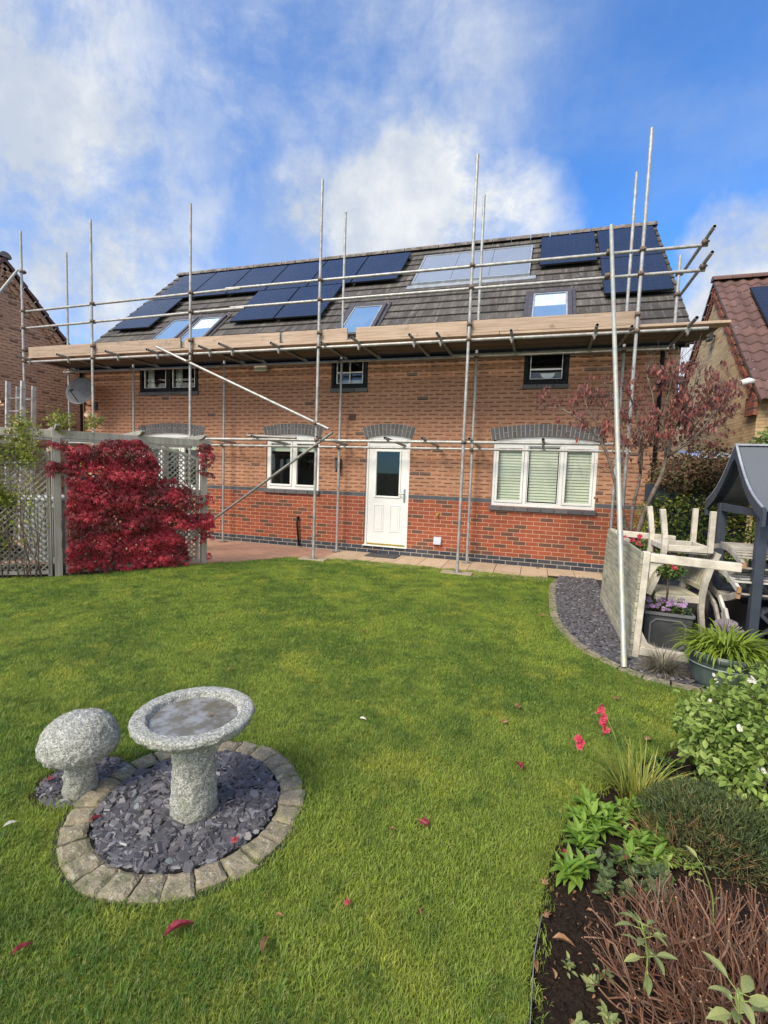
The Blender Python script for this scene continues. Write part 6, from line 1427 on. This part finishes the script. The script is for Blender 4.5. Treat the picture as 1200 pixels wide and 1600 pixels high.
# cut-back shrub: mound of brown stems
cb = thing('pruned_shrub', 'cut-back shrub reduced to a dense mound of bare reddish brown stems', 'pruned shrub', (4.75, -7.45, 0))
m = MB(); ntw = 720
for i in range(ntw):
    a = random.uniform(0, 6.2832); q = math.sqrt(random.random()); cx, cy = 4.78, -7.46
    e = Vector((cx + q * math.cos(a) * .50, cy + q * math.sin(a) * .40, max(.04, (.32 * math.sqrt(max(0, 1 - (q * .93) ** 2))) * random.uniform(.5, 1.08))))
    fan = random.uniform(.35, .8); hub = Vector((cx + (e.x - cx) * fan + random.uniform(-.09, .09), cy + (e.y - cy) * fan + random.uniform(-.09, .09), -.01))
    k1 = hub.lerp(e, .35) + Vector(rng.normal(size=3) * .028) - Vector((0, 0, .03 * q)); k2 = hub.lerp(e, .7) + Vector(rng.normal(size=3) * .022); pts = smoothpts([hub, k1, k2, e], 3)
    for p_ in pts: p_.z = max(p_.z, .004)
    r = random.choice((.0012, .0016, .002, .0024, .003)) * (1.9 if random.random() < .07 else 1)
    m.tube(pts, [r * (1.3 - .6 * k / (len(pts) - 1)) for k in range(len(pts))], 5, cap=False)
    d = (pts[-1] - pts[-2]).normalized()
    if r > .0019: m.tube([pts[-1] - d * .001, pts[-1] + d * .0012], r * .72, 5, 1)
    for _ in range(random.choice((0, 1, 1, 2))):
        j_ = random.randint(3, 7); dd = (d + Vector(rdir(1, .5)[0]) * .9).normalized(); L = random.uniform(.03, .10); m.tube([pts[j_], pts[j_] + dd * L * .5, pts[j_] + (dd + Vector((0, 0, .35))) * L], [r * .6, r * .5, r * .35], 4, cap=False)
m.build('stems', [M_TWIG, M_TWIGE], cb)
def shoots(name, label, c, top, n, L, spreadx=.07):
    t = thing(name, label, 'shoot', (c[0], c[1], 0)); s = MB(); lm = MB(); lv, lf = leaf_t(.42, .3, .08); P = []; D = []
    b = Vector(c); e = Vector(top); pts = smoothpts([b, b.lerp(e, .5) + Vector((.015, .01, 0)), e], 4); s.tube(pts, [.0035 - .0002 * k for k in range(len(pts))], 5)
    for k in range(n):
        q = pts[-1 - k // 3] if k < n * .6 else pts[len(pts) // 2 + random.randint(-1, 2)]; a = k * 2.4; d = Vector((math.cos(a), math.sin(a), random.uniform(-.3, .9))).normalized(); f_ = q + d * .025; s.tube([q, f_], .0012, 4); P.append(tuple(f_)); D.append(tuple(d))
    P, D = np.array(P), np.array(D); lm.scatter(lv, lf, frames(D, np.tile([0, 0, 1.0], (n, 1)) + rng.normal(size=(n, 3)) * .3, rng.uniform(L * .6, L, n)), P, rng.random(n)); s.build('stem', M_STEM, t); lm.build('leaves', M_SAGE, t)
shoots('sage_shoot', 'leafy grey-green shoot rising from the middle of the cut brown stems', (4.46, -7.5, .05), (4.42, -7.58, .34), 17, .062)
shoots('sage_shoot', 'leafy pale green shoot at the lower right corner among the cut stems', (4.62, -7.70, .05), (4.60, -7.74, .37), 14, .075)
shoots('sage_shoot', 'short leafy shoot at the bottom edge, below the cut brown stems', (4.42, -7.80, .03), (4.40, -7.84, .22), 8, .055)
shoots('sage_shoot', 'single yellowing shoot on the right among the upper cut stems', (4.72, -7.24, .1), (4.66, -7.28, .34), 5, .05)

# ================================================================= FALLEN LEAVES
def maple_t():
    pts = []; n = 5
    for k in range(n):
        a = -2.0 + 4.0 * k / (n - 1); r = 1.0 if k == 2 else (.85 if k in (1, 3) else .6); pts.append((r * math.sin(a), .15 + r * math.cos(a) * .95))
        if k < n - 1: a2 = a + .5; pts.append((.38 * math.sin(a2), .15 + .38 * math.cos(a2)))
    v = [(0, -.1, 0)] + [(x * .55, y * .6, .13 * abs(x) + .05 * math.sin(y * 5)) for x, y in pts]; f = [(0, i, i + 1) for i in range(1, len(v) - 1)]; v += [(-.01, -.55, .02), (.01, -.55, .02)]; f += [(0, len(v) - 2, len(v) - 1)]
    return v, f
MT_ = maple_t(); OV = leaf_t(.34, .3, .20)
def fallen(x, y, z, size, rot, kind, mat_, label, stand=0):
    m = MB(); T_ = MT_ if kind == 'm' else OV; m.scatter(T_[0], T_[1], frames(np.array([[math.cos(rot), math.sin(rot), .15 + stand]]), np.array([[random.uniform(-.4, .4), random.uniform(-.4, .4), 1.0]]), np.array([size])), np.array([(0., 0., 0.)]), rng.random(1))
    o = m.build('fallen_leaf', mat_); o.location = (x, y, z); tag(o, label, 'leaf', 'fallen leaves on the lawn and beds')
LV = [(4.07, -6.44, .095, 1.9, 'o', M_REDFALL, 'red fallen leaf on the lawn right of centre, left of the yellowing leaves'), (3.67, -7.01, .075, 3.0, 'm', M_REDFALL, 'crumpled red fallen leaf on the open lawn between the slate circle and the bed'),
 (3.52, -7.1, .035, .4, 'o', M_DRYLF, 'small tan fallen leaf just left of the crumpled red one'), (3.48, -7.51, .045, 1.0, 'm', M_REDFALL, 'small red fallen leaf low in the middle of the lawn'), (3.26, -7.63, .03, 0, 'o', M_DRYLF, 'tiny brown fallen leaf left of the small low red one'),
 (2.95, -7.83, .10, 1.1, 'o', M_REDFALL, 'long curled dark red leaf on the grass below the slate circle'), (3.29, -7.77, .07, 1.9, 'o', M_DRYLF, 'pale brown fallen leaf at the bottom middle of the lawn'), (2.54, -8.04, .06, 1.2, 'o', M_REDFALL, 'dark red leaf near the bottom left corner of the lawn'),
 (2.49, -4.65, .08, .3, 'm', M_DRYLF, 'tan fallen leaf far out on the lawn above the centre'), (3.06, -6.24, .045, .1, 'o', M_WHITEFL, 'pale cream fallen leaf on the middle of the lawn'), (3.75, -7.46, .03, 2.2, 'o', M_DRYLF, 'small brown leaf right of the small low red one'),
 (4.2, -3.3, .09, .2, 'm', M_DRYLF, 'orange-brown fallen leaf beside the slate strip at the right'), (4.02, -5.7, .07, 1.0, 'm', M_DRYLF, 'upper of two brown leaves on the lawn left of the pink flowers'), (3.95, -5.95, .06, 2.0, 'm', M_DRYLF, 'lower of two brown leaves on the lawn left of the pink flowers'),
 (1.84, -5.91, .06, 1.0, 'm', M_DRYLF, 'dark brown leaf on the lawn behind the bird bath'), (1.95, -7.66, .05, 1.2, 'o', M_WHITEFL, 'pale leaf on the grass left of the slate circle'), (4.80, -5.84, .07, 1.2, 'm', M_DRYLF, 'brown leaf on the lawn beside the white-flowered bush'), (4.7, -5.3, .06, 1.2, 'm', M_DRYLF, 'brown leaf on the lawn near the spiky tuft and the pot'),
 (1.62, -6.95, .06, 1.2, 'm', M_DRYLF, 'brown leaf on the grass behind the stone mushroom')]
for x, y, s, r_, k, mt_, lb in LV: fallen(x, y, .034, s, r_, k, mt_, lb)
for x, y, z, s, r_, k, mt_, lb in [(2.93, -7.40, .04, .055, 2.0, 'm', M_REDFALL, 'red leaf at the right inner edge of the slate circle'), (2.27, -7.52, .04, .06, 1.2, 'o', M_REDFALL, 'bright red leaf at the left inner edge of the slate circle'), (2.36, -7.02, .045, .085, .5, 'm', M_REDFALL, 'dull red leaf on the slate behind the bird bath pedestal'), (1.82, -7.36, .03, .06, .8, 'm', M_REDFALL, 'dull red leaf in the hollow left of the stone mushroom stem'),
 (4.345, -6.66, .02, .06, 0, 'm', M_DRYLF, 'orange-brown leaf at the tip of the flower bed'), (4.31, -6.80, .02, .07, 1, 'm', M_DRYLF, 'pinkish brown leaf on soil beside the perennial clump'), (4.27, -6.98, .03, .06, 2, 'm', M_REDFALL, 'bright red leaf on the soil between two green tufts'), (4.20, -7.38, .02, .075, .1, 'o', M_DRYLF, 'large curled brown leaf lying across the bare soil'), (4.18, -7.30, .02, .05, 1.0, 'm', M_DRYLF, 'brown leaf just above the large curled one on the soil'),
 (4.18, -7.15, .02, .045, 1.7, 'm', M_DRYLF, 'small brown leaf on the soil below the lone green tuft'), (4.15, -7.52, .02, .05, 1.7, 'o', M_DRYLF, 'brown leaf near the bottom of the bare soil strip'), (4.48, -6.97, .06, .05, .7, 'o', M_DRYLF, 'tan leaf at the foot of the perennial clump'),
 (2.13 - .06, -7.20, .03, .04, 0, 'm', M_DRYLF, 'small brown leaf in the hollow right of the stone mushroom'), (1.08, -.09, .07, .13, .4, 'm', M_DRYLF, 'tan curled leaf leaning on the dark bricks below the white door'), (4.15, -.12, .01, .11, .2, 'm', M_DRYLF, 'tan leaf on the paving below the wide window'), (BBX + .06, BBY + .03, .477, .035, .5, 'm', M_DRYLF, 'orange-brown leaf floating in the bird bath')]: fallen(x, y, z, s, r_, k, mt_, lb)
